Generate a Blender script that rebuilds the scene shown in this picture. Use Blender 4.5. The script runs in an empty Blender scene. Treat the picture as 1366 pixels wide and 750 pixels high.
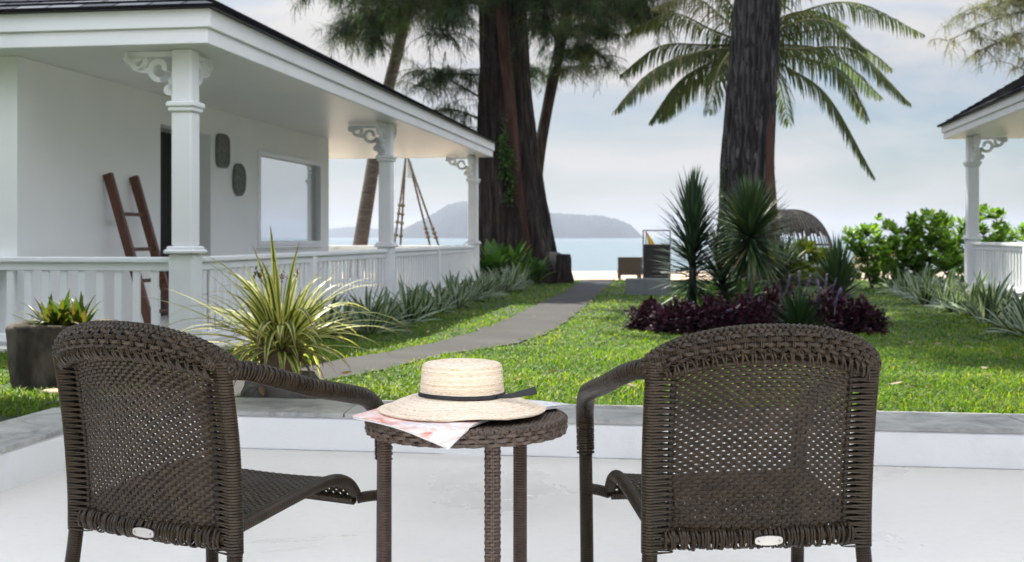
import bpy, math, random
import numpy as np

# ------------------------------------------------------------------ camera, sky, sun, exposure
SC = bpy.context.scene
COL = SC.collection
R = math.radians
rng = np.random.default_rng(7)
random.seed(7)
EYE = 1.06            # camera height above the terrace floor
FPX = 1600.0          # focal length in pixels of the 1366 px wide photograph
HOR = 316.0           # row of the sea horizon in it

cam_d = bpy.data.cameras.new('camera')
cam = bpy.data.objects.new('camera', cam_d)
COL.objects.link(cam)
cam.location = (0, 0, EYE)
cam.rotation_euler = (R(90), 0, 0)
cam_d.sensor_width = 36
cam_d.lens = 36 * FPX / 1366
cam_d.shift_y = -(375 - HOR) / 1366
cam_d.clip_start = 0.05
cam_d.clip_end = 30000
cam_d.dof.use_dof = True
cam_d.dof.focus_distance = 2.75
cam_d.dof.aperture_fstop = 8.5
SC.camera = cam

SUN_EL, SUN_AZ = 58.0, -28.0      # azimuth from straight ahead, negative = to the left
wd = bpy.data.worlds.new('World')
SC.world = wd
wd.use_nodes = True
nt = wd.node_tree
nt.nodes.clear()
w_out = nt.nodes.new('ShaderNodeOutputWorld')
w_bg = nt.nodes.new('ShaderNodeBackground')
sky = nt.nodes.new('ShaderNodeTexSky')
sky.sky_type = 'NISHITA'
sky.sun_disc = False
sky.sun_elevation = R(SUN_EL)
sky.sun_rotation = R(SUN_AZ)
sky.air_density = 1.1
sky.dust_density = 0.5
sky.ozone_density = 1.5
tc = nt.nodes.new('ShaderNodeTexCoord')
mp = nt.nodes.new('ShaderNodeMapping')
mp.inputs['Scale'].default_value = (1.5, 1.5, 5.0)
mp.inputs['Location'].default_value = (0.35, 0.2, 0.1)
nz = nt.nodes.new('ShaderNodeTexNoise')
nz.inputs['Scale'].default_value = 2.6
nz.inputs['Detail'].default_value = 7
nz.inputs['Roughness'].default_value = 0.52
nz.inputs['Distortion'].default_value = 0.35
rp = nt.nodes.new('ShaderNodeValToRGB')
rp.color_ramp.elements[0].position = 0.41
rp.color_ramp.elements[0].color = (0.10, 0.10, 0.10, 1)
rp.color_ramp.elements[1].position = 0.63
rp.color_ramp.elements[1].color = (0.95, 0.95, 0.95, 1)
mx = nt.nodes.new('ShaderNodeMixRGB')
mx.inputs[2].default_value = (9.8, 9.4, 9.1, 1)
nt.links.new(tc.outputs['Generated'], mp.inputs['Vector'])
nt.links.new(mp.outputs['Vector'], nz.inputs['Vector'])
nt.links.new(nz.outputs['Fac'], rp.inputs['Fac'])
cz = nt.nodes.new('ShaderNodeSeparateXYZ')
nt.links.new(tc.outputs['Generated'], cz.inputs[0])
cr_ = nt.nodes.new('ShaderNodeMapRange')
cr_.inputs['From Min'].default_value = 0.25
cr_.inputs['From Max'].default_value = 0.8
cr_.inputs['To Min'].default_value = 1.0
cr_.inputs['To Max'].default_value = 1.0
nt.links.new(cz.outputs[2], cr_.inputs['Value'])
cm_ = nt.nodes.new('ShaderNodeMath')
cm_.operation = 'MULTIPLY'
nt.links.new(rp.outputs['Color'], cm_.inputs[0])
nt.links.new(cr_.outputs['Result'], cm_.inputs[1])
nt.links.new(cm_.outputs[0], mx.inputs[0])
tint = nt.nodes.new('ShaderNodeVectorMath')
tint.operation = 'MULTIPLY'
tint.inputs[1].default_value = (0.93, 0.98, 1.07)
nt.links.new(sky.outputs['Color'], tint.inputs[0])
nt.links.new(tint.outputs['Vector'], mx.inputs[1])
sxyz = nt.nodes.new('ShaderNodeSeparateXYZ')
nt.links.new(tc.outputs['Generated'], sxyz.inputs[0])
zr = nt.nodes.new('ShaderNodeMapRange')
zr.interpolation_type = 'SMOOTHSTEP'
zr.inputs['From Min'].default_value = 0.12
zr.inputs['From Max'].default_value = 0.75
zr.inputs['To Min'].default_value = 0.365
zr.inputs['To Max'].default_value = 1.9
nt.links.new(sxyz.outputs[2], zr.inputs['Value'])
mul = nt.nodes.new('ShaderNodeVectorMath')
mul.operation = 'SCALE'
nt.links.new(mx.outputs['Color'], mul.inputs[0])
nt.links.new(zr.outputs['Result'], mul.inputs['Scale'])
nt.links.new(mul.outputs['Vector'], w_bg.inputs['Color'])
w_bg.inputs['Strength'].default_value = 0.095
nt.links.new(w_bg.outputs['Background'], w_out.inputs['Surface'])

sun_d = bpy.data.lights.new('sun', 'SUN')
sun_d.energy = 5.0
sun_d.angle = R(0.53)
sun_d.color = (1.0, 0.94, 0.83)
sun = bpy.data.objects.new('sun', sun_d)
COL.objects.link(sun)
sun.rotation_euler = (R(90 - SUN_EL), 0, R(180 - SUN_AZ))
sun.location = (-20, 40, 60)

vs = SC.view_settings
vs.view_transform = 'Standard'
vs.look = 'None'
vs.gamma = 1
vs.exposure = 1.18
vs.use_curve_mapping = False
cy = SC.cycles
cy.use_denoising = True
cy.max_bounces = 8
cy.diffuse_bounces = 6
cy.glossy_bounces = 3
cy.transmission_bounces = 4
cy.transparent_max_bounces = 6
cy.caustics_reflective = False
cy.caustics_refractive = False

# ------------------------------------------------------------------ frames
A = math.atan(0.15)                  # the whole property is turned 8.5 degrees
SA, CA = math.sin(A), math.cos(A)


def W(u, v):                         # property frame (u away, v to the right) -> world
    return (v * CA + u * SA, -v * SA + u * CA)


def PX(x, y, d):                     # point of the photo at distance d -> world
    return np.array(((x - 683) / FPX * d, d, EYE - (y - HOR) / FPX * d))


def gz(Y):                           # lawn height
    return np.interp(Y, (6.5, 12.0), (0.15, 0.0))


# ------------------------------------------------------------------ mesh building
class MB:
    def __init__(s):
        s.V, s.F4, s.F3, s.T, s.n = [], [], [], [], 0

    def add(s, V, F4=None, F3=None, att=None):
        V = np.asarray(V, float).reshape(-1, 3)
        if att is None:
            att = np.full((len(V), 3), 0.5)
        if F4 is not None and len(F4):
            s.F4.append(np.asarray(F4, int).reshape(-1, 4) + s.n)
        if F3 is not None and len(F3):
            s.F3.append(np.asarray(F3, int).reshape(-1, 3) + s.n)
        s.V.append(V)
        s.T.append(np.asarray(att, float).reshape(-1, 3))
        s.n += len(V)
        return s

    def grid(s, P, cu=False, cv=False, att=None):
        P = np.asarray(P, float)
        a, b = P.shape[:2]
        I = np.arange(a * b).reshape(a, b)
        if cu:
            I = np.concatenate([I, I[:1]], 0)
        if cv:
            I = np.concatenate([I, I[:, :1]], 1)
        F = np.stack([I[:-1, :-1], I[1:, :-1], I[1:, 1:], I[:-1, 1:]], -1).reshape(-1, 4)
        return s.add(P.reshape(-1, 3), F, None, att)

    def box(s, c, d, rz=0.0, ch=0.0, M=None):
        x, y, z = [k / 2 for k in d]
        if ch > 0:
            ch = min(ch, x * .9, y * .9, z * .9)
            rings = []
            for zz, i in ((-z, ch), (-z + ch, 0), (z - ch, 0), (z, ch)):
                X, Y = x - i, y - i
                e = min(ch, X * .5, Y * .5)
                rings.append([(-X + e, -Y, zz), (X - e, -Y, zz), (X, -Y + e, zz), (X, Y - e, zz),
                              (X - e, Y, zz), (-X + e, Y, zz), (-X, Y - e, zz), (-X, -Y + e, zz)])
            V = np.array(rings, float).reshape(-1, 3)
            F = []
            for k in range(3):
                for j in range(8):
                    j2 = (j + 1) % 8
                    F.append((k * 8 + j, k * 8 + j2, k * 8 + 8 + j2, k * 8 + 8 + j))
            F += [(0, 3, 2, 1), (0, 5, 4, 3), (0, 7, 6, 5), (24, 25, 26, 27), (24, 27, 28, 29), (24, 29, 30, 31)]
        else:
            V = np.array([(i, j, k) for k in (-z, z) for j in (-y, y) for i in (-x, x)], float)
            F = [(0, 2, 3, 1), (4, 5, 7, 6), (0, 1, 5, 4), (2, 6, 7, 3), (0, 4, 6, 2), (1, 3, 7, 5)]
        if M is not None:
            V = V @ np.asarray(M).T
        if rz:
            c_, s_ = math.cos(rz), math.sin(rz)
            V = V @ np.array([(c_, -s_, 0), (s_, c_, 0), (0, 0, 1)]).T
        return s.add(V + np.asarray(c, float), F)

    def bar(s, a, b, w, t, up=(0, 0, 1)):          # rectangular bar from a to b
        a, b = np.asarray(a, float), np.asarray(b, float)
        d = b - a
        L = np.linalg.norm(d)
        d = d / L
        sd = np.cross(d, up)
        sd /= np.linalg.norm(sd)
        nn = np.cross(sd, d)
        return s.box((a + b) / 2, (w, L, t), M=np.stack([sd, d, nn], 1), ch=min(w, t) * .12)

    def tube(s, P, r, k=10, cap=True, ry=None, closed=False):
        P = np.asarray(P, float)
        n = len(P)
        r = np.broadcast_to(np.asarray(r, float), (n,))
        ry = r if ry is None else np.broadcast_to(np.asarray(ry, float), (n,))
        T, N, B = frames(P, closed)
        a = np.linspace(0, 2 * np.pi, k, endpoint=False)
        Q = P[:, None] + N[:, None] * (np.cos(a)[None, :, None] * r[:, None, None]) \
            + B[:, None] * (np.sin(a)[None, :, None] * ry[:, None, None])
        at = np.zeros((n, k, 3))
        at[..., 0] = .5
        at[..., 1] = (np.arange(k) / k)[None]
        at[..., 2] = np.linspace(0, 1, n)[:, None]
        base = s.n
        s.grid(Q, cu=closed, cv=True, att=at)
        if cap and not closed:
            for e, o in ((0, 0), (n - 1, (n - 1) * k)):
                m = s.n
                s.add([P[e]])
                f = [(o + j, o + (j + 1) % k) for j in range(k)]
                s.F3.append(np.array([(base + p, base + q, m) if e else (base + q, base + p, m) for p, q in f]))
        return s

    def strips(s, P, N, w, t, closed=False, var=None, roll=None):   # flat strands, real thickness
        P = np.asarray(P, float)
        N = np.asarray(N, float)
        S, n = P.shape[:2]
        if closed:
            T = np.roll(P, -1, 1) - np.roll(P, 1, 1)
        else:
            T = np.gradient(P, axis=1)
        B = np.cross(T, N)
        B /= np.linalg.norm(B, axis=-1, keepdims=True) + 1e-12
        w = np.broadcast_to(np.asarray(w, float), (S, n))[..., None]
        C = np.stack([P + B * w / 2 - N * t * .25, P + B * w * .32 + N * t / 2, P - B * w * .32 + N * t / 2, P - B * w / 2 - N * t * .25], 2)
        I = np.arange(S * n * 4).reshape(S, n, 4)
        I2 = np.concatenate([I, I[:, :, :1]], 2)
        if closed:
            I2 = np.concatenate([I2, I2[:, :1]], 1)
        F = np.stack([I2[:, :-1, :-1], I2[:, 1:, :-1], I2[:, 1:, 1:], I2[:, :-1, 1:]], -1).reshape(-1, 4)
        var = rng.random(S) if var is None else var
        at = np.zeros((S, n, 4, 3))
        at[..., 0] = np.asarray(var)[:, None, None]
        at[..., 1] = np.array((0, .3, .7, 1))[None, None]
        at[..., 2] = np.linspace(0, 1, n)[None, :, None]
        return s.add(C.reshape(-1, 3), F, None, at)

    def leaves(s, P, B, wid, fold=0.0, var=None, Nn=None):    # leaf blades: P (S,n,3), side vectors B, half widths (n,) or (S,n)
        P = np.asarray(P, float)
        S, n = P.shape[:2]
        wid = np.broadcast_to(np.asarray(wid, float), (S, n))[..., None]
        T = np.gradient(P, axis=1)
        B = np.broadcast_to(B, P.shape)
        B = B / (np.linalg.norm(B, axis=-1, keepdims=True) + 1e-9)
        U = np.cross(B, T)
        U = U / (np.linalg.norm(U, axis=-1, keepdims=True) + 1e-9)
        V = np.stack([P - B * wid + U * wid * fold, P, P + B * wid + U * wid * fold], 2)
        I = np.arange(S * n * 3).reshape(S, n, 3)
        F = np.stack([I[:, :-1, :-1], I[:, 1:, :-1], I[:, 1:, 1:], I[:, :-1, 1:]], -1).reshape(-1, 4)
        var = rng.random(S) if var is None else var
        at = np.zeros((S, n, 3, 3))
        at[..., 0] = np.asarray(var)[:, None, None]
        at[..., 1] = np.array((0, .5, 1))[None, None]
        at[..., 2] = np.linspace(0, 1, n)[None, :, None]
        return s.add(V.reshape(-1, 3), F, None, at)

    def thin(s, P, B, w, var=None):                   # very thin needles: S,n,3 two-vertex strips
        P = np.asarray(P, float)
        S, n = P.shape[:2]
        w = np.broadcast_to(np.asarray(w, float), (S, n))[..., None]
        B = np.broadcast_to(B, P.shape)
        V = np.stack([P - B * w / 2, P + B * w / 2], 2)
        I = np.arange(S * n * 2).reshape(S, n, 2)
        F = np.stack([I[:, :-1, 0], I[:, 1:, 0], I[:, 1:, 1], I[:, :-1, 1]], -1).reshape(-1, 4)
        var = rng.random(S) if var is None else var
        at = np.zeros((S, n, 2, 3))
        at[..., 0] = np.asarray(var)[:, None, None]
        at[..., 1] = np.array((0, 1))[None, None]
        at[..., 2] = np.linspace(0, 1, n)[None, :, None]
        return s.add(V.reshape(-1, 3), F, None, at)

    def build(s, name, mat, parent=None, smooth=False, loc=None):
        me = bpy.data.meshes.new(name)
        V = np.concatenate(s.V)
        f4 = np.concatenate(s.F4) if s.F4 else np.zeros((0, 4), int)
        f3 = np.concatenate(s.F3) if s.F3 else np.zeros((0, 3), int)
        me.vertices.add(len(V))
        me.vertices.foreach_set('co', V.astype(np.float32).ravel())
        nl = f4.size + f3.size
        me.loops.add(nl)
        me.loops.foreach_set('vertex_index', np.concatenate([f4.ravel(), f3.ravel()]).astype(np.int32))
        npoly = len(f4) + len(f3)
        me.polygons.add(npoly)
        st = np.concatenate([np.arange(len(f4)) * 4, f4.size + np.arange(len(f3)) * 3]).astype(np.int32)
        me.polygons.foreach_set('loop_start', st)
        at = me.attributes.new('att', 'FLOAT_COLOR', 'POINT')
        T = np.concatenate(s.T)
        at.data.foreach_set('color', np.concatenate([T, np.ones((len(T), 1))], 1).astype(np.float32).ravel())
        me.update(calc_edges=True)
        me.validate()
        me.polygons.foreach_set('use_smooth', np.full(len(me.polygons), bool(smooth)))
        me.materials.append(mat)
        o = bpy.data.objects.new(name, me)
        COL.objects.link(o)
        if parent is not None:
            o.parent = parent
        if loc is not None:
            o.location = loc
        return o


def frames(P, closed=False):
    P = np.asarray(P, float)
    n = len(P)
    T = (np.roll(P, -1, 0) - np.roll(P, 1, 0)) if closed else np.gradient(P, axis=0)
    T = T / (np.linalg.norm(T, axis=1, keepdims=True) + 1e-12)
    ref = np.array((0, 0, 1.)) if abs(T[0, 2]) < .9 else np.array((1., 0, 0))
    N = np.zeros_like(P)
    x = ref - T[0] * (ref @ T[0])
    N[0] = x / np.linalg.norm(x)
    for i in range(1, n):
        x = N[i - 1] - T[i] * (N[i - 1] @ T[i])
        N[i] = x / (np.linalg.norm(x) + 1e-12)
    return T, N, np.cross(T, N)


def spline(pts, n):                   # Catmull-Rom through points, n samples, even spacing
    p = np.asarray(pts, float)
    p = np.vstack([2 * p[0] - p[1], p, 2 * p[-1] - p[-2]])
    out = []
    for i in range(1, len(p) - 2):
        t = np.linspace(0, 1, 24, endpoint=False)[:, None]
        a, b, c, d = p[i - 1:i + 3]
        out.append(.5 * (2 * b + (c - a) * t + (2 * a - 5 * b + 4 * c - d) * t ** 2 + (3 * b - a - 3 * c + d) * t ** 3))
    q = np.vstack(out + [p[-2][None]])
    L = np.concatenate([[0], np.cumsum(np.linalg.norm(np.diff(q, axis=0), axis=1))])
    s = np.linspace(0, L[-1], n)
    return np.stack([np.interp(s, L, q[:, k]) for k in range(q.shape[1])], 1)


def plen(P):
    return np.linalg.norm(np.diff(np.asarray(P), axis=0), axis=1).sum()


def arcs(base, az, el0, length, droop, n=7, pw=1.4):   # many drooping leaf midribs
    S = len(az)
    t = np.linspace(0, 1, n)
    el = el0[:, None] - droop[:, None] * t[None] ** pw
    st = length[:, None] / (n - 1)
    dx = np.cos(el) * st
    dz = np.sin(el) * st
    h = np.concatenate([np.zeros((S, 1)), np.cumsum(dx[:, :-1], 1)], 1)
    z = np.concatenate([np.zeros((S, 1)), np.cumsum(dz[:, :-1], 1)], 1)
    P = np.stack([h * np.cos(az)[:, None], h * np.sin(az)[:, None], z], -1) + np.asarray(base).reshape(-1, 1, 3)
    B = np.stack([-np.sin(az), np.cos(az), np.zeros(S)], -1)[:, None]
    return P, B


# ------------------------------------------------------------------ things, parts, labels
def tag(o, label, cat, group=None, kind=None):
    if label:
        o['label'] = label
    if cat:
        o['category'] = cat
    if group:
        o['group'] = group
    if kind:
        o['kind'] = kind
    return o


def thing(name, label, cat, loc=(0, 0, 0), rz=0.0, group=None):
    o = bpy.data.objects.new(name, None)
    COL.objects.link(o)
    o.location = loc
    o.rotation_euler = (0, 0, rz)
    o.empty_display_size = .2
    return tag(o, label, cat, group)


def dup(root, loc, rz, label, group=None, sc=1.0):
    r = root.copy()
    COL.objects.link(r)
    r.location, r.rotation_euler, r.scale = loc, (0, 0, rz), (sc, sc, sc)
    r['label'] = label
    if group:
        r['group'] = group
    for ch in list(root.children):
        c = ch.copy()
        COL.objects.link(c)
        c.parent = r
        for g in ch.children:
            d = g.copy()
            COL.objects.link(d)
            d.parent = c
    return r


# ------------------------------------------------------------------ materials
def mat(name):
    m = bpy.data.materials.new(name)
    m.use_nodes = True
    t = m.node_tree
    b = t.nodes['Principled BSDF']
    return m, t, b


def nd(t, kind, **kw):
    n = t.nodes.new(kind)
    for k, v in kw.items():
        if k.startswith('i_'):
            n.inputs[k[2:].replace('_', ' ')].default_value = v
        else:
            setattr(n, k, v)
    return n


def ramp(t, stops):
    n = t.nodes.new('ShaderNodeValToRGB')
    e = n.color_ramp.elements
    while len(e) < len(stops):
        e.new(.5)
    for k, (p, c) in enumerate(stops):
        e[k].position = p
        e[k].color = (*c, 1) if len(c) == 3 else c
    return n


def noisy(name, stops, scale=8, rough=.7, bump=.0, bscale=None, stretch=(1, 1, 1), detail=6, spec=.5, coord='Object', dist=0.0, bdist=.02):
    m, t, b = mat(name)
    tcn = nd(t, 'ShaderNodeTexCoord')
    mpn = nd(t, 'ShaderNodeMapping')
    mpn.inputs['Scale'].default_value = stretch
    n = nd(t, 'ShaderNodeTexNoise', i_Scale=scale, i_Detail=detail, i_Roughness=.6, i_Distortion=dist)
    r = ramp(t, stops)
    t.links.new(tcn.outputs[coord], mpn.inputs['Vector'])
    t.links.new(mpn.outputs['Vector'], n.inputs['Vector'])
    t.links.new(n.outputs['Fac'], r.inputs['Fac'])
    t.links.new(r.outputs['Color'], b.inputs['Base Color'])
    b.inputs['Roughness'].default_value = rough
    b.inputs['Specular IOR Level'].default_value = spec
    if bump:
        n2 = nd(t, 'ShaderNodeTexNoise', i_Scale=bscale or scale * 4, i_Detail=8, i_Roughness=.65)
        t.links.new(mpn.outputs['Vector'], n2.inputs['Vector'])
        bp = nd(t, 'ShaderNodeBump', i_Strength=bump, i_Distance=bdist)
        t.links.new(n2.outputs['Fac'], bp.inputs['Height'])
        t.links.new(bp.outputs['Normal'], b.inputs['Normal'])
    return m


def leafmat(name, stops, edge=None, ew=.25, trans=.35, rough=.45, tcol=None, tip=None, spec=.25):
    m, t, b = mat(name)
    at = nd(t, 'ShaderNodeAttribute', attribute_name='att')
    sp = nd(t, 'ShaderNodeSeparateColor')
    t.links.new(at.outputs['Color'], sp.inputs['Color'])
    r = ramp(t, stops)
    t.links.new(sp.outputs[0], r.inputs['Fac'])
    col = r.outputs['Color']
    if edge is not None:
        ab = nd(t, 'ShaderNodeMath', operation='SUBTRACT')
        ab.inputs[1].default_value = .5
        t.links.new(sp.outputs[1], ab.inputs[0])
        ab2 = nd(t, 'ShaderNodeMath', operation='ABSOLUTE')
        t.links.new(ab.outputs[0], ab2.inputs[0])
        mr = nd(t, 'ShaderNodeMapRange')
        mr.inputs['From Min'].default_value = .5 - ew - .06
        mr.inputs['From Max'].default_value = .5 - ew + .06
        t.links.new(ab2.outputs[0], mr.inputs['Value'])
        mix = nd(t, 'ShaderNodeMixRGB')
        mix.inputs[2].default_value = (*edge, 1)
        t.links.new(mr.outputs['Result'], mix.inputs[0])
        t.links.new(col, mix.inputs[1])
        col = mix.outputs['Color']
    if tip is not None:
        mr = nd(t, 'ShaderNodeMapRange')
        mr.inputs['From Min'].default_value = .8
        mr.inputs['From Max'].default_value = 1.0
        t.links.new(sp.outputs[2], mr.inputs['Value'])
        mix = nd(t, 'ShaderNodeMixRGB')
        mix.inputs[2].default_value = (*tip, 1)
        t.links.new(mr.outputs['Result'], mix.inputs[0])
        t.links.new(col, mix.inputs[1])
        col = mix.outputs['Color']
    t.links.new(col, b.inputs['Base Color'])
    b.inputs['Roughness'].default_value = rough
    b.inputs['Specular IOR Level'].default_value = spec
    if trans:
        tr = nd(t, 'ShaderNodeBsdfTranslucent')
        mc = nd(t, 'ShaderNodeMixRGB', blend_type='MULTIPLY')
        mc.inputs[0].default_value = 1
        mc.inputs[2].default_value = (*(tcol or (1.5, 1.6, .7)), 1)
        t.links.new(col, mc.inputs[1])
        t.links.new(mc.outputs['Color'], tr.inputs['Color'])
        ms = nd(t, 'ShaderNodeMixShader')
        ms.inputs[0].default_value = trans
        t.links.new(b.outputs['BSDF'], ms.inputs[1])
        t.links.new(tr.outputs['BSDF'], ms.inputs[2])
        t.links.new(ms.outputs['Shader'], t.nodes['Material Output'].inputs['Surface'])
    return m


MAT = {}
MAT['white'] = noisy('white_paint', [(.25, (.76, .78, .80)), (.5, (.84, .855, .87)), (.75, (.86, .87, .88))], 2.0, .42, .06, 30, detail=9)
MAT['wall_white'] = noisy('white_render', [(.3, (.80, .815, .81)), (.7, (.85, .86, .85))], 1.3, .7, .12, 60, bdist=.01)
MAT['ceil'] = noisy('ceiling_paint', [(.3, (.74, .75, .72)), (.7, (.79, .79, .76))], .8, .35, .03, 3)
def terrace_mat():
    m, t, b = mat('terrace_paint')
    tcn = nd(t, 'ShaderNodeTexCoord')
    n1 = nd(t, 'ShaderNodeTexNoise', i_Scale=1.1, i_Detail=10, i_Roughness=.62, i_Distortion=.6)
    n2 = nd(t, 'ShaderNodeTexNoise', i_Scale=22, i_Detail=6, i_Roughness=.7)
    n3 = nd(t, 'ShaderNodeTexVoronoi', i_Scale=9)
    for n in (n1, n2, n3):
        t.links.new(tcn.outputs['Object'], n.inputs['Vector'])
    r1 = ramp(t, [(.25, (.75, .725, .685)), (.42, (.81, .785, .75)), (.6, (.835, .81, .775)), (.8, (.81, .79, .765))])
    r2 = ramp(t, [(.28, (.94, .935, .93)), (.50, (1, 1, 1))])
    r3 = ramp(t, [(.012, (.45, .42, .38)), (.03, (1, 1, 1))])
    t.links.new(n1.outputs['Fac'], r1.inputs['Fac'])
    t.links.new(n2.outputs['Fac'], r2.inputs['Fac'])
    t.links.new(n3.outputs['Distance'], r3.inputs['Fac'])
    ma = nd(t, 'ShaderNodeMixRGB', blend_type='MULTIPLY')
    mb_ = nd(t, 'ShaderNodeMixRGB', blend_type='MULTIPLY')
    ma.inputs[0].default_value = mb_.inputs[0].default_value = 1
    t.links.new(r1.outputs['Color'], ma.inputs[1])
    t.links.new(r2.outputs['Color'], ma.inputs[2])
    t.links.new(ma.outputs['Color'], mb_.inputs[1])
    t.links.new(r3.outputs['Color'], mb_.inputs[2])
    t.links.new(mb_.outputs['Color'], b.inputs['Base Color'])
    rr = ramp(t, [(.3, (.22, .22, .22)), (.7, (.45, .45, .45))])
    t.links.new(n1.outputs['Fac'], rr.inputs['Fac'])
    t.links.new(rr.outputs['Color'], b.inputs['Roughness'])
    bp = nd(t, 'ShaderNodeBump', i_Strength=.08, i_Distance=.01)
    t.links.new(n2.outputs['Fac'], bp.inputs['Height'])
    t.links.new(bp.outputs['Normal'], b.inputs['Normal'])
    return m


MAT['terrace'] = terrace_mat()
MAT['lowwall'] = noisy('low_wall_paint', [(.22, (.70, .71, .71)), (.45, (.82, .83, .84)), (.8, (.85, .855, .86))], 3, .6, .15, 40, detail=9)


def coping_mat():
    m, t, b = mat('slate_coping')
    tcn = nd(t, 'ShaderNodeTexCoord')
    n = nd(t, 'ShaderNodeTexNoise', i_Scale=3.2, i_Detail=10, i_Roughness=.68, i_Distortion=1.2)
    t.links.new(tcn.outputs['Object'], n.inputs['Vector'])
    r = ramp(t, [(.3, (.16, .165, .165)), (.45, (.34, .345, .34)), (.58, (.47, .47, .455)), (.72, (.56, .54, .49))])
    t.links.new(n.outputs['Fac'], r.inputs['Fac'])
    t.links.new(r.outputs['Color'], b.inputs['Base Color'])
    b.inputs['Roughness'].default_value = .55
    bp = nd(t, 'ShaderNodeBump', i_Strength=.5, i_Distance=.01)
    t.links.new(n.outputs['Fac'], bp.inputs['Height'])
    t.links.new(bp.outputs['Normal'], b.inputs['Normal'])
    return m


MAT['coping'] = coping_mat()


def shingle_mat():
    m, t, b = mat('roof_shingle')
    at = nd(t, 'ShaderNodeAttribute', attribute_name='att')
    sp = nd(t, 'ShaderNodeSeparateColor')
    t.links.new(at.outputs['Color'], sp.inputs['Color'])
    cb = nd(t, 'ShaderNodeCombineXYZ')
    t.links.new(sp.outputs[1], cb.inputs[0])
    t.links.new(sp.outputs[2], cb.inputs[1])
    br = nd(t, 'ShaderNodeTexBrick', offset=.5)
    br.inputs['Color1'].default_value = (.055, .060, .070, 1)
    br.inputs['Color2'].default_value = (.14, .148, .165, 1)
    br.inputs['Mortar'].default_value = (.012, .012, .014, 1)
    br.inputs['Scale'].default_value = 1.0
    br.inputs['Mortar Size'].default_value = .012
    br.inputs['Mortar Smooth'].default_value = .3
    br.inputs['Bias'].default_value = -.1
    br.inputs['Brick Width'].default_value = .30
    br.inputs['Row Height'].default_value = .14
    t.links.new(cb.outputs[0], br.inputs['Vector'])
    n = nd(t, 'ShaderNodeTexNoise', i_Scale=60, i_Detail=6)
    t.links.new(cb.outputs[0], n.inputs['Vector'])
    mxn = nd(t, 'ShaderNodeMixRGB', blend_type='OVERLAY')
    mxn.inputs[0].default_value = .7
    t.links.new(br.outputs['Color'], mxn.inputs[1])
    t.links.new(n.outputs['Fac'], mxn.inputs[2])
    t.links.new(mxn.outputs['Color'], b.inputs['Base Color'])
    b.inputs['Roughness'].default_value = .9
    b.inputs['Specular IOR Level'].default_value = .0
    bp = nd(t, 'ShaderNodeBump', i_Strength=.6, i_Distance=.02)
    t.links.new(br.outputs['Fac'], bp.inputs['Height'])
    bp.invert = True
    t.links.new(bp.outputs['Normal'], b.inputs['Normal'])
    return m


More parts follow.
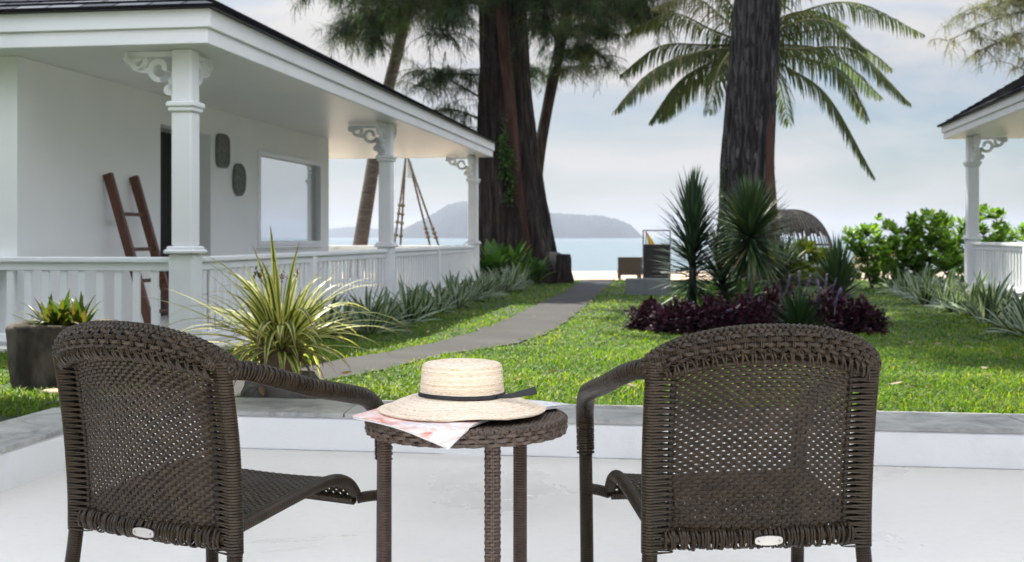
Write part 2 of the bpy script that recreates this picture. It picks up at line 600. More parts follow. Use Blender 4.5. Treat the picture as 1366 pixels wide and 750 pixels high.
MAT['shingle'] = shingle_mat()
MAT['wicker'] = noisy('dark_wicker', [(.3, (.015, .0105, .0058)), (.7, (.040, .0285, .0168))], 30, .30, .12, 300, bdist=.001, spec=.25)
MAT['wicker2'] = noisy('brown_wicker', [(.3, (.036, .024, .017)), (.7, (.082, .054, .038))], 30, .32, .12, 300, bdist=.001, spec=.45)
MAT['core'] = noisy('wicker_core', [(.3, (.010, .008, .007)), (.7, (.016, .013, .011))], 30, .7)  # inner tubes coloured darker to deepen the shade in the strand gaps
MAT['steel'] = noisy('steel_tag', [(.3, (.42, .41, .39)), (.7, (.52, .51, .48))], 20, .35)
MAT['steel'].node_tree.nodes['Principled BSDF'].inputs['Metallic'].default_value = .6
MAT['screw'] = noisy('screw', [(.3, (.2, .2, .2)), (.7, (.3, .3, .3))], 20, .4)
def bark_mat(name, cols, sx, lichen):
    m, t, b = mat(name)
    tcn = nd(t, 'ShaderNodeTexCoord')
    mpn = nd(t, 'ShaderNodeMapping')
    mpn.inputs['Scale'].default_value = (1, 1, .16)
    n = nd(t, 'ShaderNodeTexNoise', i_Scale=sx, i_Detail=9, i_Roughness=.68, i_Distortion=.9)
    v = nd(t, 'ShaderNodeTexVoronoi', feature='DISTANCE_TO_EDGE', i_Scale=sx * 1.1)
    mp2 = nd(t, 'ShaderNodeMapping')
    mp2.inputs['Scale'].default_value = (1.3, 1.3, .10)
    n2 = nd(t, 'ShaderNodeTexNoise', i_Scale=1.3, i_Detail=5)
    mixv = nd(t, 'ShaderNodeMixRGB')
    mixv.inputs[0].default_value = .22
    t.links.new(tcn.outputs['Object'], mpn.inputs['Vector'])
    t.links.new(tcn.outputs['Object'], mp2.inputs['Vector'])
    t.links.new(mpn.outputs['Vector'], n.inputs['Vector'])
    t.links.new(mp2.outputs['Vector'], mixv.inputs[1])
    t.links.new(n.outputs['Color'], mixv.inputs[2])
    t.links.new(mixv.outputs['Color'], v.inputs['Vector'])
    t.links.new(tcn.outputs['Object'], n2.inputs['Vector'])
    r = ramp(t, [(.30, cols[0]), (.5, cols[1]), (.68, cols[2])])
    rl = ramp(t, [(.52, (0, 0, 0)), (.70, (.55, .55, .55))])
    rc = ramp(t, [(.0, (.50, .50, .50)), (.16, (1, 1, 1))])
    t.links.new(n.outputs['Fac'], r.inputs['Fac'])
    t.links.new(n2.outputs['Fac'], rl.inputs['Fac'])
    t.links.new(v.outputs['Distance'], rc.inputs['Fac'])
    m1 = nd(t, 'ShaderNodeMixRGB')
    m1.inputs[2].default_value = (*lichen, 1)
    t.links.new(rl.outputs['Color'], m1.inputs[0])
    t.links.new(r.outputs['Color'], m1.inputs[1])
    m2 = nd(t, 'ShaderNodeMixRGB', blend_type='MULTIPLY')
    m2.inputs[0].default_value = 1
    t.links.new(m1.outputs['Color'], m2.inputs[1])
    t.links.new(rc.outputs['Color'], m2.inputs[2])
    t.links.new(m2.outputs['Color'], b.inputs['Base Color'])
    b.inputs['Roughness'].default_value = .9
    b.inputs['Specular IOR Level'].default_value = .2
    ad = nd(t, 'ShaderNodeMath', operation='MULTIPLY_ADD')
    ad.inputs[1].default_value = .6
    t.links.new(n.outputs['Fac'], ad.inputs[0])
    t.links.new(rc.outputs['Color'], ad.inputs[2])
    bp = nd(t, 'ShaderNodeBump', i_Strength=1.0, i_Distance=.05)
    t.links.new(ad.outputs[0], bp.inputs['Height'])
    t.links.new(bp.outputs['Normal'], b.inputs['Normal'])
    return m


MAT['bark'] = bark_mat('bark', [(.013, .010, .009), (.038, .029, .026), (.092, .072, .064)], 7, (.055, .034, .028))
MAT['bark_grey'] = bark_mat('bark_grey', [(.020, .018, .018), (.060, .054, .053), (.14, .125, .12)], 11, (.085, .080, .082))
MAT['bark_red'] = noisy('bark_red', [(.3, (.032, .016, .012)), (.55, (.085, .042, .031)), (.8, (.15, .082, .062))], 3.5, .85, .8, 14, stretch=(2.5, 2.5, .4), detail=9, bdist=.05, spec=.25)
MAT['palm_bark'] = noisy('palm_bark', [(.3, (.06, .05, .042)), (.7, (.17, .145, .12))], 4, .85, .6, 18, stretch=(1, 1, 4), bdist=.03)
MAT['soil'] = noisy('soil', [(.3, (.018, .013, .01)), (.7, (.06, .045, .033))], 14, .95, .6, 60)
MAT['lawn'] = noisy('lawn_turf', [(.3, (.018, .032, .008)), (.55, (.03, .055, .012)), (.75, (.05, .06, .022))], 3, .9, .5, 90)
MAT['sand'] = noisy('sand', [(.3, (.34, .245, .17)), (.7, (.46, .345, .25))], .6, .9, .4, 3, detail=9)
MAT['path'] = noisy('path_concrete', [(.28, (.015, .014, .0135)), (.5, (.024, .0225, .021)), (.72, (.040, .037, .034))], 1.3, .85, .5, 70, detail=10)
MAT['stonepot'] = noisy('stone_planter', [(.32, (.014, .011, .008)), (.46, (.044, .036, .027)), (.57, (.095, .080, .060)), (.72, (.17, .15, .115))], 5.5, .95, 1.0, 16, stretch=(1, 1, .5), detail=10)
MAT['terracotta'] = noisy('terracotta', [(.3, (.10, .075, .052)), (.6, (.19, .135, .092)), (.8, (.28, .22, .17))], 7, .85, .3, 50)
MAT['rock'] = noisy('rock', [(.3, (.055, .05, .045)), (.55, (.13, .12, .11)), (.75, (.21, .195, .175))], 6, .9, .8, 22, detail=10)
MAT['trough'] = noisy('grey_trough', [(.3, (.12, .135, .14)), (.7, (.18, .195, .20))], 5, .8, .3, 40)
MAT['wood'] = noisy('stained_wood', [(.3, (.055, .020, .011)), (.5, (.10, .036, .019)), (.7, (.15, .056, .03))], 6, .4, .2, 30, stretch=(6, 6, .5))
MAT['door'] = noisy('dark_door', [(.3, (.012, .010, .009)), (.7, (.025, .02, .018))], 5, .4)
MAT['reveal'] = noisy('grey_reveal', [(.3, (.40, .405, .395)), (.7, (.46, .465, .455))], 3, .7)
MAT['plaque'] = noisy('carved_stone', [(.3, (.10, .10, .09)), (.55, (.18, .18, .165)), (.75, (.27, .265, .245))], 22, .85, .9, 38)
MAT['rope'] = noisy('rope', [(.3, (.20, .14, .09)), (.7, (.34, .25, .16))], 30, .9, .5, 90)
MAT['bamboo'] = noisy('bamboo', [(.3, (.26, .17, .10)), (.7, (.42, .30, .18))], 12, .6)
MAT['rattan_grey'] = noisy('rattan_grey', [(.3, (.06, .050, .042)), (.7, (.15, .128, .108))], 14, .8, .3, 60)
MAT['rattan_dark'] = noisy('rattan_dark', [(.3, (.016, .013, .012)), (.7, (.034, .027, .024))], 40, .6, .4, 160)
MAT['rattan_beige'] = noisy('rattan_beige', [(.3, (.17, .125, .085)), (.7, (.26, .195, .135))], 40, .6, .4, 160)
MAT['metal_grey'] = noisy('grey_metal', [(.3, (.10, .10, .105)), (.7, (.15, .15, .155))], 10, .45)
MAT['yellow'] = noisy('yellow_cloth', [(.3, (.70, .42, .03)), (.7, (.80, .52, .05))], 8, .8)
MAT['redbrown'] = noisy('redbrown_cloth', [(.3, (.20, .07, .03)), (.7, (.30, .11, .05))], 8, .8)
MAT['orange'] = noisy('orange_cloth', [(.3, (.60, .14, .03)), (.7, (.72, .20, .05))], 8, .8)
MAT['blue'] = noisy('blue_cloth', [(.3, (.03, .12, .40)), (.7, (.05, .18, .5))], 8, .8)
MAT['cream'] = noisy('cream_cloth', [(.3, (.62, .58, .50)), (.7, (.72, .68, .60))], 8, .8)
MAT['ribbon'] = noisy('black_ribbon', [(.3, (.008, .008, .009)), (.7, (.016, .016, .018))], 50, .55)
MAT['drygreen'] = leafmat('dry_leaf', [(.2, (.10, .065, .03)), (.8, (.22, .15, .08))], trans=.2)

GR = [(0, (.026, .075, .007)), (.45, (.075, .155, .012)), (.85, (.19, .27, .022)), (1, (.26, .25, .06))]
MAT['grass'] = leafmat('grass_blade', GR, trans=.45, rough=.5, tcol=(1.9, 1.9, .5))
MAT['brom'] = leafmat('striped_plant', [(0, (.045, .085, .05)), (1, (.085, .135, .08))], edge=(.36, .42, .31), ew=.2, trans=.2, rough=.5)
MAT['pandan'] = leafmat('variegated_leaf', [(0, (.065, .12, .022)), (.6, (.12, .19, .04)), (1, (.21, .25, .07))], edge=(.70, .67, .32), ew=.26, trans=.45, rough=.38, tcol=(1.35, 1.35, .6), tip=(.22, .16, .06))
MAT['bromred'] = leafmat('bromeliad_leaf', [(0, (.045, .085, .014)), (.6, (.085, .115, .02)), (1, (.11, .07, .018))], trans=.4, rough=.35)
MAT['yucca'] = leafmat('yucca_leaf', [(0, (.018, .035, .022)), (.6, (.032, .060, .036)), (1, (.055, .09, .05))], trans=.12, rough=.45, tcol=(1.2, 1.3, .7))
MAT['yucca2'] = leafmat('green_yucca_leaf', [(0, (.028, .055, .022)), (.6, (.05, .09, .035)), (.93, (.08, .125, .05)), (1, (.15, .10, .05))], trans=.18, rough=.42, tcol=(1.2, 1.3, .7))
MAT['agave'] = leafmat('agave_leaf', [(0, (.02, .05, .018)), (1, (.045, .09, .035))], trans=.15, rough=.45)
MAT['purple'] = leafmat('purple_leaf', [(0, (.016, .007, .011)), (.6, (.036, .012, .021)), (1, (.085, .03, .05))], trans=.15, rough=.55, spec=.2, tcol=(1.4, .7, 1.0))
MAT['spike'] = leafmat('flower_spike', [(0, (.20, .17, .27)), (1, (.34, .30, .42))], trans=.2, rough=.7, tcol=(1.1, 1, 1.3))
MAT['bush'] = leafmat('broad_leaf', [(0, (.065, .14, .020)), (.6, (.13, .24, .034)), (1, (.22, .32, .055))], trans=.45, rough=.35, tcol=(1.5, 1.6, .6))
MAT['lime'] = leafmat('lime_leaf', [(0, (.12, .17, .02)), (1, (.26, .30, .04))], trans=.45, rough=.4, tcol=(1.4, 1.4, .6))
MAT['fern'] = leafmat('fern_leaf', [(0, (.025, .08, .014)), (.6, (.05, .13, .022)), (1, (.16, .24, .04))], trans=.35, rough=.35)
MAT['creeper'] = leafmat('creeper_leaf', [(0, (.03, .08, .015)), (1, (.08, .16, .03))], trans=.3)
MAT['needles'] = leafmat('casuarina_needles', [(0, (.016, .036, .018)), (.6, (.036, .066, .026)), (1, (.085, .12, .042))], trans=.35, tcol=(1.15, 1.35, .7), rough=.6)
MAT['needles_tan'] = leafmat('casuarina_needles_pale', [(0, (.06, .075, .035)), (.6, (.11, .12, .06)), (1, (.19, .17, .09))], trans=.4, rough=.6)
MAT['palm'] = leafmat('palm_leaflet', [(0, (.045, .068, .024)), (.55, (.095, .120, .042)), (.85, (.155, .165, .06)), (1, (.22, .17, .08))], trans=.5, rough=.4, tcol=(1.1, 1.3, .65))
MAT['rachis'] = noisy('palm_rachis', [(.3, (.12, .12, .04)), (.7, (.22, .19, .07))], 6, .6)


def pane_mat():
    m, t, b = mat('window_glass')
    b.inputs['Base Color'].default_value = (.60, .64, .66, 1)
    b.inputs['Metallic'].default_value = .92
    b.inputs['Roughness'].default_value = .025
    return m


MAT['pane'] = pane_mat()


def sea_mat():
    m, t, b = mat('sea_water')
    b.inputs['Base Color'].default_value = (.085, .135, .15, 1)
    b.inputs['Roughness'].default_value = .16
    b.inputs['IOR'].default_value = 1.33
    tcn = nd(t, 'ShaderNodeTexCoord')
    mpn = nd(t, 'ShaderNodeMapping')
    mpn.inputs['Scale'].default_value = (.22, .5, 1)
    n = nd(t, 'ShaderNodeTexNoise', i_Scale=.9, i_Detail=7, i_Roughness=.62)
    t.links.new(tcn.outputs['Object'], mpn.inputs['Vector'])
    t.links.new(mpn.outputs['Vector'], n.inputs['Vector'])
    bp = nd(t, 'ShaderNodeBump', i_Strength=.9, i_Distance=.7)
    t.links.new(n.outputs['Fac'], bp.inputs['Height'])
    t.links.new(bp.outputs['Normal'], b.inputs['Normal'])
    return m


MAT['sea'] = sea_mat()
MAT['hill'] = noisy('hill_forest', [(.3, (.008, .016, .017)), (.7, (.024, .038, .034))], .03, .95, 1.0, .12, bdist=4)


def straw_mat():
    m, t, b = mat('straw')
    tcn = nd(t, 'ShaderNodeTexCoord')
    mpn = nd(t, 'ShaderNodeMapping')
    n = nd(t, 'ShaderNodeTexNoise', i_Scale=420, i_Detail=4)
    mpn.inputs['Scale'].default_value = (.25, .25, 1.6)
    t.links.new(tcn.outputs['Object'], mpn.inputs['Vector'])
    t.links.new(mpn.outputs['Vector'], n.inputs['Vector'])
    at = nd(t, 'ShaderNodeAttribute', attribute_name='att')
    sp = nd(t, 'ShaderNodeSeparateColor')
    t.links.new(at.outputs['Color'], sp.inputs['Color'])
    mr = nd(t, 'ShaderNodeMath', operation='MULTIPLY')
    mr.inputs[1].default_value = .25
    t.links.new(sp.outputs[0], mr.inputs[0])
    ad = nd(t, 'ShaderNodeMath', operation='ADD')
    t.links.new(mr.outputs[0], ad.inputs[0])
    t.links.new(n.outputs['Fac'], ad.inputs[1])
    r = ramp(t, [(.36, (.50, .38, .25)), (.58, (.71, .59, .44)), (.85, (.80, .71, .58))])
    t.links.new(ad.outputs[0], r.inputs['Fac'])
    t.links.new(r.outputs['Color'], b.inputs['Base Color'])
    b.inputs['Roughness'].default_value = .75
    bp = nd(t, 'ShaderNodeBump', i_Strength=.5, i_Distance=.002)
    t.links.new(n.outputs['Fac'], bp.inputs['Height'])
    t.links.new(bp.outputs['Normal'], b.inputs['Normal'])
    return m


MAT['straw'] = straw_mat()


def cover_mat():
    m, t, b = mat('printed_cover')
    tcn = nd(t, 'ShaderNodeTexCoord')
    n = nd(t, 'ShaderNodeTexNoise', i_Scale=13, i_Detail=5, i_Roughness=.55, i_Distortion=2.2)
    n2 = nd(t, 'ShaderNodeTexNoise', i_Scale=5, i_Detail=3)
    t.links.new(tcn.outputs['Object'], n.inputs['Vector'])
    t.links.new(tcn.outputs['Object'], n2.inputs['Vector'])
    r = ramp(t, [(.30, (.30, .29, .29)), (.38, (.62, .20, .16)), (.47, (.78, .38, .30)), (.55, (.86, .64, .56)), (.64, (.88, .83, .79)), (.78, (.84, .55, .45))])
    t.links.new(n.outputs['Fac'], r.inputs['Fac'])
    r2 = ramp(t, [(.42, (0, 0, 0)), (.62, (1, 1, 1))])
    t.links.new(n2.outputs['Fac'], r2.inputs['Fac'])
    mxn = nd(t, 'ShaderNodeMixRGB')
    mxn.inputs[2].default_value = (.86, .80, .76, 1)
    t.links.new(r2.outputs['Color'], mxn.inputs[0])
    t.links.new(r.outputs['Color'], mxn.inputs[1])
    t.links.new(mxn.outputs['Color'], b.inputs['Base Color'])
    b.inputs['Roughness'].default_value = .3
    return m


MAT['cover'] = cover_mat()
MAT['paper'] = noisy('paper_edge', [(.35, (.45, .46, .48)), (.65, (.80, .80, .79))], 30, .7, stretch=(.2, .2, 26))

# ------------------------------------------------------------------ the setting: ground, water, hills
mb = MB()
Ys = np.concatenate([np.linspace(-200, 5.6, 6), [6.5, 12.0, 20.0, 29.0]])
Xs = np.linspace(-200, 200, 21)


def coping_back(X):                   # back line of the low wall
    return (6.22 - X * SA) / CA


# lawn: one sheet from the back of the coping to the beach, plus ground far round it
Yt = np.array([0, .2, 6.5, 12, 20, 29.0])
rows = []
for i, Yv in enumerate((None, 6.5, 12.0, 20.0, 29.4)):
    r_ = []
    for X in np.linspace(-4.0, 14, 19):
        y = coping_back(X) - .05 if Yv is None else Yv
        if Yv == 6.5:
            y = max(6.5, coping_back(X) + .02)
        r_.append((X, y, float(gz(y)) if y > 6.5 else .15))
    rows.append(r_)
mb.grid(np.array(rows).transpose(1, 0, 2))
# left of the terrace
rows = []
for X in (-40.0, -12.0, -4.0):
    rows.append([(X, y, float(gz(y)) if y > 6.5 else .15) for y in (-6.0, 0.0, 6.5, 12.0, 20.0, 29.4)])
mb.grid(np.array(rows))
pl = [W(u, -3.10) for u in (-6, 0, 3, 6.1)]
mb.grid(np.array([[(-4.0, p[1], .15) for p in pl], [(p[0], p[1], .15) for p in pl]]))
rows = []
for X in (14.0, 24.0, 40.0):
    rows.append([(X, y, float(gz(y)) if y > 6.5 else .15) for y in (4.2, 6.5, 12.0, 20.0, 29.4)])
mb.grid(np.array(rows))
lawn = mb.build('lawn', MAT['lawn'])
tag(lawn, 'green lawn running from the low white wall towards the beach', 'lawn', kind='structure')

mb = MB()
mb.grid(np.array([[(x, y, -2.4) for y in (-400, 30)] for x in (-600, 600)]))
tag(mb.build('ground', MAT['soil']), 'bare ground under and around the garden', 'ground', kind='structure')

mb = MB()
xs = np.linspace(-420, 420, 85)
ys = np.array([29.2, 31, 34, 38, 43, 50, 60, 75, 90, 105, 125, 160])
zs = np.interp(ys, (29.2, 105, 160), (-.02, -1.98, -3.4))
G = np.array([[(x, y, z + (.05 * math.sin(x * .7 + y * .9) if y > 30 else 0)) for y, z in zip(ys, zs)] for x in xs])
mb.grid(G)
tag(mb.build('sand', MAT['sand'], smooth=True), 'pale sand of the beach beyond the lawn', 'sand', kind='structure')

mb = MB()
xs = np.linspace(-3500, 3500, 29)
ys = np.array([88, 200, 500, 1200, 2600, 6200.])
mb.grid(np.array([[(x, y, -1.9) for y in ys] for x in xs]))
tag(mb.build('sea', MAT['sea']), 'calm pale sea reaching the horizon', 'sea', kind='structure')


def hill(name, label, pts, d, depth, seed):
    r2 = np.random.default_rng(seed)
    px = np.array([p[0] for p in pts], float)
    py = np.array([p[1] for p in pts], float)
    n, m = 180, 24
    x = np.linspace(px[0], px[-1], n)
    h = (HOR + 2 - np.interp(x, px, py)) / FPX * d
    for k in range(1, 40):
        h += np.clip(h, 0, 12) * .02 * math.sin(k * 1.7) * np.sin(x * .12 * k + r2.random() * 6)
    X = (x - 683) / FPX * d
    t = np.linspace(-1, 1, m)
    prof = np.clip(1 - np.abs(t) ** 1.7, 0, 1)
    P = np.zeros((n, m, 3))
    P[..., 0] = X[:, None]
    P[..., 1] = d + t[None] * depth * (.5 + .5 * np.clip(h / h.max(), 0, 1))[:, None]
    nzv = r2.random((n, m)) - .5
    P[..., 2] = -2.2 + (h[:, None] + nzv * np.clip(h, 0, 30)[:, None] * .10) * prof[None]
    b = MB()
    b.grid(P)
    tag(b.build(name, MAT['hill'], smooth=True), label, 'hill', kind='structure')


hill('hill', 'hazy blue island ridge across the water', [(528, 317), (540, 305), (572, 289), (600, 272), (618, 268), (650, 276), (690, 283), (725, 284), (770, 286), (800, 288), (825, 293), (842, 301), (853, 313), (858, 318)], 2600, 160, 3)
hill('hill', 'low faint headland left of the island ridge', [(380, 317), (430, 308), (470, 303), (500, 306), (530, 305), (560, 309), (590, 318)], 3800, 200, 5)

# path
pL = [(-2.55, 6.45), (-2.15, 7.4), (-1.85, 8.4), (-1.55, 9.15), (-1.37, 9.6), (-1.1, 10.5), (-.67, 12.2), (-.287, 13.9), (.216, 17.3), (1.0, 23), (1.77, 29.35)]
pR = [(-1.60, 6.45), (-1.42, 7.2), (-1.187, 7.85), (-1.0, 8.4), (-.80, 9.1), (-.56, 10.2), (-.16, 11.15), (.12, 12.05), (.588, 14.25), (1.63, 22.3), (2.5, 29.35)]
sl, sr = spline(pL, 60), spline(pR, 60)
sl[:, 0] += .025 * np.sin(np.arange(60) * 1.9)
sr[:, 0] += .025 * np.sin(np.arange(60) * 2.3 + 1)
P = np.zeros((60, 7, 3))
for k in range(7):
    q = sl + (sr - sl) * k / 6
    P[:, k, :2] = q
    P[:, k, 2] = gz(q[:, 1]) + .014
mb = MB()
mb.grid(P)
tag(mb.build('path', MAT['path']), 'grey concrete path curving through the lawn to the beach', 'path', kind='structure')
POLY_PATH = np.vstack([sl, sr[::-1]])


def inside(px, py, poly):
    c = np.zeros(len(px), bool)
    x0, y0 = poly[:, 0], poly[:, 1]
    x1, y1 = np.roll(x0, -1), np.roll(y0, -1)
    for a, b_, c_, d_ in zip(x0, y0, x1, y1):
        if b_ == d_:
            continue
        k = ((b_ > py) != (d_ > py)) & (px < (c_ - a) * (py - b_) / (d_ - b_) + a)
        c ^= k
    return c


# planting bed
BEDC = np.array((2.86, 14.35))
th = np.linspace(0, 2 * np.pi, 40, endpoint=False)
mb = MB()
ring = [np.stack([BEDC[0] + f * 1.50 * np.cos(th), BEDC[1] + f * 1.15 * np.sin(th), np.full(40, .012 + .06 * (1 - f))], 1) for f in (1.0, .6, .05)]
mb.grid(np.array(ring), cv=True)
tag(mb.build('planting_bed', MAT['soil']), 'dark soil of the planting bed under the purple shrubs', 'planting bed', kind='structure')

# terrace floor and low wall
mb = MB()
q = [W(u, v) for u, v in ((-6, -2.83), (5.745, -2.83), (5.745, 12), (-6, 12))]
mb.add([(*p, 0) for p in q], [(0, 3, 2, 1)])
tag(mb.build('terrace_floor', MAT['terrace']), 'white painted terrace floor under the wicker chairs', 'floor', kind='structure')

wall = thing('low_wall', 'low white terrace wall topped with grey slate, behind the chairs and table', 'wall', (0, 0, 0), -A)
mb = MB()
# local frame: x = v, y = u
mb.box((4.5, 5.74 + .24, -.05), (15.3, .48, .43), ch=.012)
mb.box((-3.025, .0, -.05), (.39, 11.48, .43), ch=.012)
mb.build('wall_body', MAT['lowwall'], wall)
xc = -2.83
joints = [-3.22, -1.75, -.75, .62, 1.52, 2.62, 3.9, 5.2, 6.6, 8.0, 10.0, 12.1]
for a_, b_ in zip(joints[:-1], joints[1:]):
    mb = MB()
    sk = .05
    z0, z1 = .1655, .184 + rng.random() * .003
    y0, y1 = 5.735, 6.235
    V = [(a_ + .004, y1, z0), (b_ - .004, y1, z0), (b_ - .004 + sk, y0, z0), (a_ + .004 + (sk if a_ > -3 else .0), y0, z0)]
    V += [(x, y, z1) for x, y, _ in V]
    mb.add(V, [(0, 1, 2, 3), (4, 7, 6, 5), (0, 4, 5, 1), (1, 5, 6, 2), (2, 6, 7, 3), (3, 7, 4, 0)])
    mb.build('coping_slab', MAT['coping'], wall)
jl = [5.73, 4.6, 3.5, 2.2, 1.0, -.5, -2.5, -5.7]
for a_, b_ in zip(jl[:-1], jl[1:]):
    mb = MB()
    mb.box((-3.03, (a_ + b_) / 2, .175), (.41, a_ - b_ - .008, .02), ch=.003)
    mb.build('coping_slab', MAT['coping'], wall)

mb = MB()
for a_, b_ in ((-2.82, -1.2), (-1.0, .35), (.5, 1.9), (2.0, 3.1), (3.3, 6.0), (6.1, 11.0)):
    x_ = np.linspace(a_, b_, 60)
    w_ = .003 + .0035 * rng.random(60)
    w_[[0, -1]] = .0005
    mb.grid(np.stack([np.stack([x_, 5.7405 - w_, np.full(60, .0015)], 1), np.stack([x_, np.full(60, 5.7405), np.full(60, .0015)], 1)], 1)[::-1])
mb.build('joint', MAT['rock'], wall)

# veranda roof over the terrace (above the frame; shades the chairs)
tr = thing('terrace_roof', 'white veranda roof over the terrace, above the wicker chairs', 'roof', (0, 0, 0), -A)
mb = MB()
ROOF_U = 7.68
mb.box((2.0, (ROOF_U + 3.3) / 2, 3.15), (15.0, ROOF_U - 3.3, .14), ch=.01)
mb.build('roof_slab', MAT['ceil'], tr)
for px_ in (-5.0, 9.0):
    mb = MB()
    mb.box((px_, 3.45, 1.54), (.2, .2, 3.08), ch=.01)
    mb.build('post', MAT['white'], tr)


# ------------------------------------------------------------------ cottages
def spiral(cx, cz, r0, r1, a0, a1, n=26):
    a = np.linspace(a0, a1, n)
    r = np.linspace(r0, r1, n)
    return np.stack([cx + r * np.cos(a), cz + r * np.sin(a)], 1)


def bracket_bm(dirx, diry, x0, y0, ztop):
    """scroll-sawn corner bracket in the vertical plane through the post along (dirx, diry)"""
    mb = MB()
    cur = []
    cur.append(np.array([(0, -.03), (.46, -.03)]))
    cur.append(spiral(.145, -.155, .105, .045, R(200), R(560), 34))
    cur.append(spline([(.005, -.44), (.02, -.36), (.035, -.28), (.05, -.19)], 14))
    cur.append(spiral(.34, -.095, .07, .03, R(150), R(500), 26))
    cur.append(spline([(.235, -.17), (.28, -.165), (.33, -.16)], 8))
    cur.append(spline([(.04, -.19), (.085, -.235), (.13, -.25)], 8))
    cur.append(spiral(.055, -.335, .028, .018, R(-120), R(160), 16))
    cur.append(spiral(.43, -.06, .03, .02, R(90), R(380), 16))
    nrm = np.array((-diry, dirx, 0.))
    for c in cur:
        P = np.stack([x0 + dirx * c[:, 0], y0 + diry * c[:, 0], ztop + c[:, 1]], 1)
        T = np.gradient(P, axis=0)
        T /= np.linalg.norm(T, axis=1, keepdims=True) + 1e-9
        Bn = np.cross(T, nrm)
        w, t_ = .023, .020
        Q = np.stack([P + Bn * w + nrm * t_, P - Bn * w + nrm * t_, P - Bn * w - nrm * t_, P + Bn * w - nrm * t_], 1)
        mb.grid(Q, cv=True)
        mb.add(Q[0], [(0, 1, 2, 3)])
        mb.add(Q[-1], [(3, 2, 1, 0)])
    return mb


def column(parent, x, y, zb, ztop, brackets):
    mb = MB()
    zf = zb
    mb.box((x, y, (zf + zb + .81) / 2), (.215, .215, .81), ch=.010)
    mb.box((x, y, zb + .815 + .018), (.285, .285, .04), ch=.012)
    mb.box((x, y, zb + .853 + .012), (.245, .245, .03), ch=.010)
    s = zb + .88
    e = zb + 2.03
    mb.box((x, y, (s + e) / 2), (.182, .182, e - s), ch=.012)
    mb.box((x, y, e + .017), (.225, .225, .036), ch=.008)
    mb.box((x, y, e + .060), (.255, .255, .05), ch=.012)
    mb.box((x, y, (e + .085 + ztop) / 2), (.178, .178, ztop - e - .085), ch=.010)
    c = mb.build('column', MAT['white'], parent)
    for dx, dy in brackets:
        bracket_bm(dx, dy, x + dx * .088, y + dy * .088, ztop).build('bracket', MAT['white'], c)
    return c


def railing(parent, a, b, zf, ztop, pitch=.168, posts=()):
    a, b = np.array(a, float), np.array(b, float)
    L = np.linalg.norm(b - a)
    d = (b - a) / L
    n = np.array((-d[1], d[0]))
    ang = math.atan2(d[1], d[0])
    c = (a + b) / 2
    mb = MB()
    mb.box((*c, ztop - .025), (L, .11, .05), rz=ang, ch=.01)
    mb.box((*c, ztop - .085), (L, .05, .07), rz=ang, ch=.006)
    rl = mb.build('railing', MAT['white'], parent)
    mb = MB()
    mb.box((*c, zf + .075), (L, .07, .07), rz=ang, ch=.006)
    mb.build('bottom_rail', MAT['white'], rl)
    mb = MB()
    k = int(L / pitch)
    o = (L - (k - 1) * pitch) / 2
    for i in range(k):
        p = a + d * (o + i * pitch)
        mb.box((*p, (zf + .11 + ztop - .12) / 2), (.068, .024, ztop - .12 - zf - .11 + .004), rz=ang, ch=.005)
    mb.build('baluster_panel', MAT['white'], rl)
    for f in posts:
        mb = MB()
        p = a + d * L * f
        mb.box((*p, (zf + ztop - .052) / 2), (.12, .12, ztop - .052 - zf), rz=ang, ch=.008)
        mb.build('rail_post', MAT['white'], rl)


def hip_roof(parent, x0, x1, y0, y1, z0, pitch):
    """hip roof over the eave rectangle, as courses of shingles with a real step each"""
    w = (x1 - x0) / 2
    mb = MB()
    rows_ = 60
    step = w / rows_
    t_ = .016
    tp = math.tan(pitch)
    for side in range(4):
        prev = None
        for k in range(rows_):
            i0, i1 = k * step - (.03 if k == 0 else 0), (k + 1) * step
            if side in (0, 2):
                yy = (y0 + i0, y0 + i1) if side == 0 else (y1 - i0, y1 - i1)
                nseg = 24
                xa, xb = np.linspace(x0 + i0, x1 - i0, nseg), np.linspace(x0 + i1, x1 - i1, nseg)
                A0 = np.stack([xa, np.full(nseg, yy[0])], 1)
                A1 = np.stack([xb, np.full(nseg, yy[1])], 1)
                uc0, uc1 = xa, xb
            else:
                xx = (x0 + i0, x0 + i1) if side == 1 else (x1 - i0, x1 - i1)
                nseg = 40
                ya, yb = np.linspace(y0 + i0, y1 - i0, nseg), np.linspace(y0 + i1, y1 - i1, nseg)
                A0 = np.stack([np.full(nseg, xx[0]), ya], 1)
                A1 = np.stack([np.full(nseg, xx[1]), yb], 1)
                uc0, uc1 = ya, yb
            za, zb_ = z0 + i0 * tp, z0 + i1 * tp
            lo = np.column_stack([A0, np.full(nseg, za - .012)])
            l0 = np.column_stack([A0, za + t_ + rng.random(nseg) * .006])
            l1 = np.column_stack([A1, np.full(nseg, zb_ + .002)])
            P_ = np.stack([lo, l0, l1], 1)
            at = np.zeros((nseg, 3, 3))
            at[..., 0] = .5
            at[:, 0, 1] = uc0
            at[:, 1, 1] = uc0
            at[:, 2, 1] = uc1
            v0 = k * .14 * round(step / .14 + .49) if step > .14 else k * .14
            at[:, 0, 2] = v0 + .005
            at[:, 1, 2] = v0 + .006
            at[:, 2, 2] = v0 + .135
            mb.grid(P_, att=at)
    return mb.build('roof', MAT['shingle'], parent)


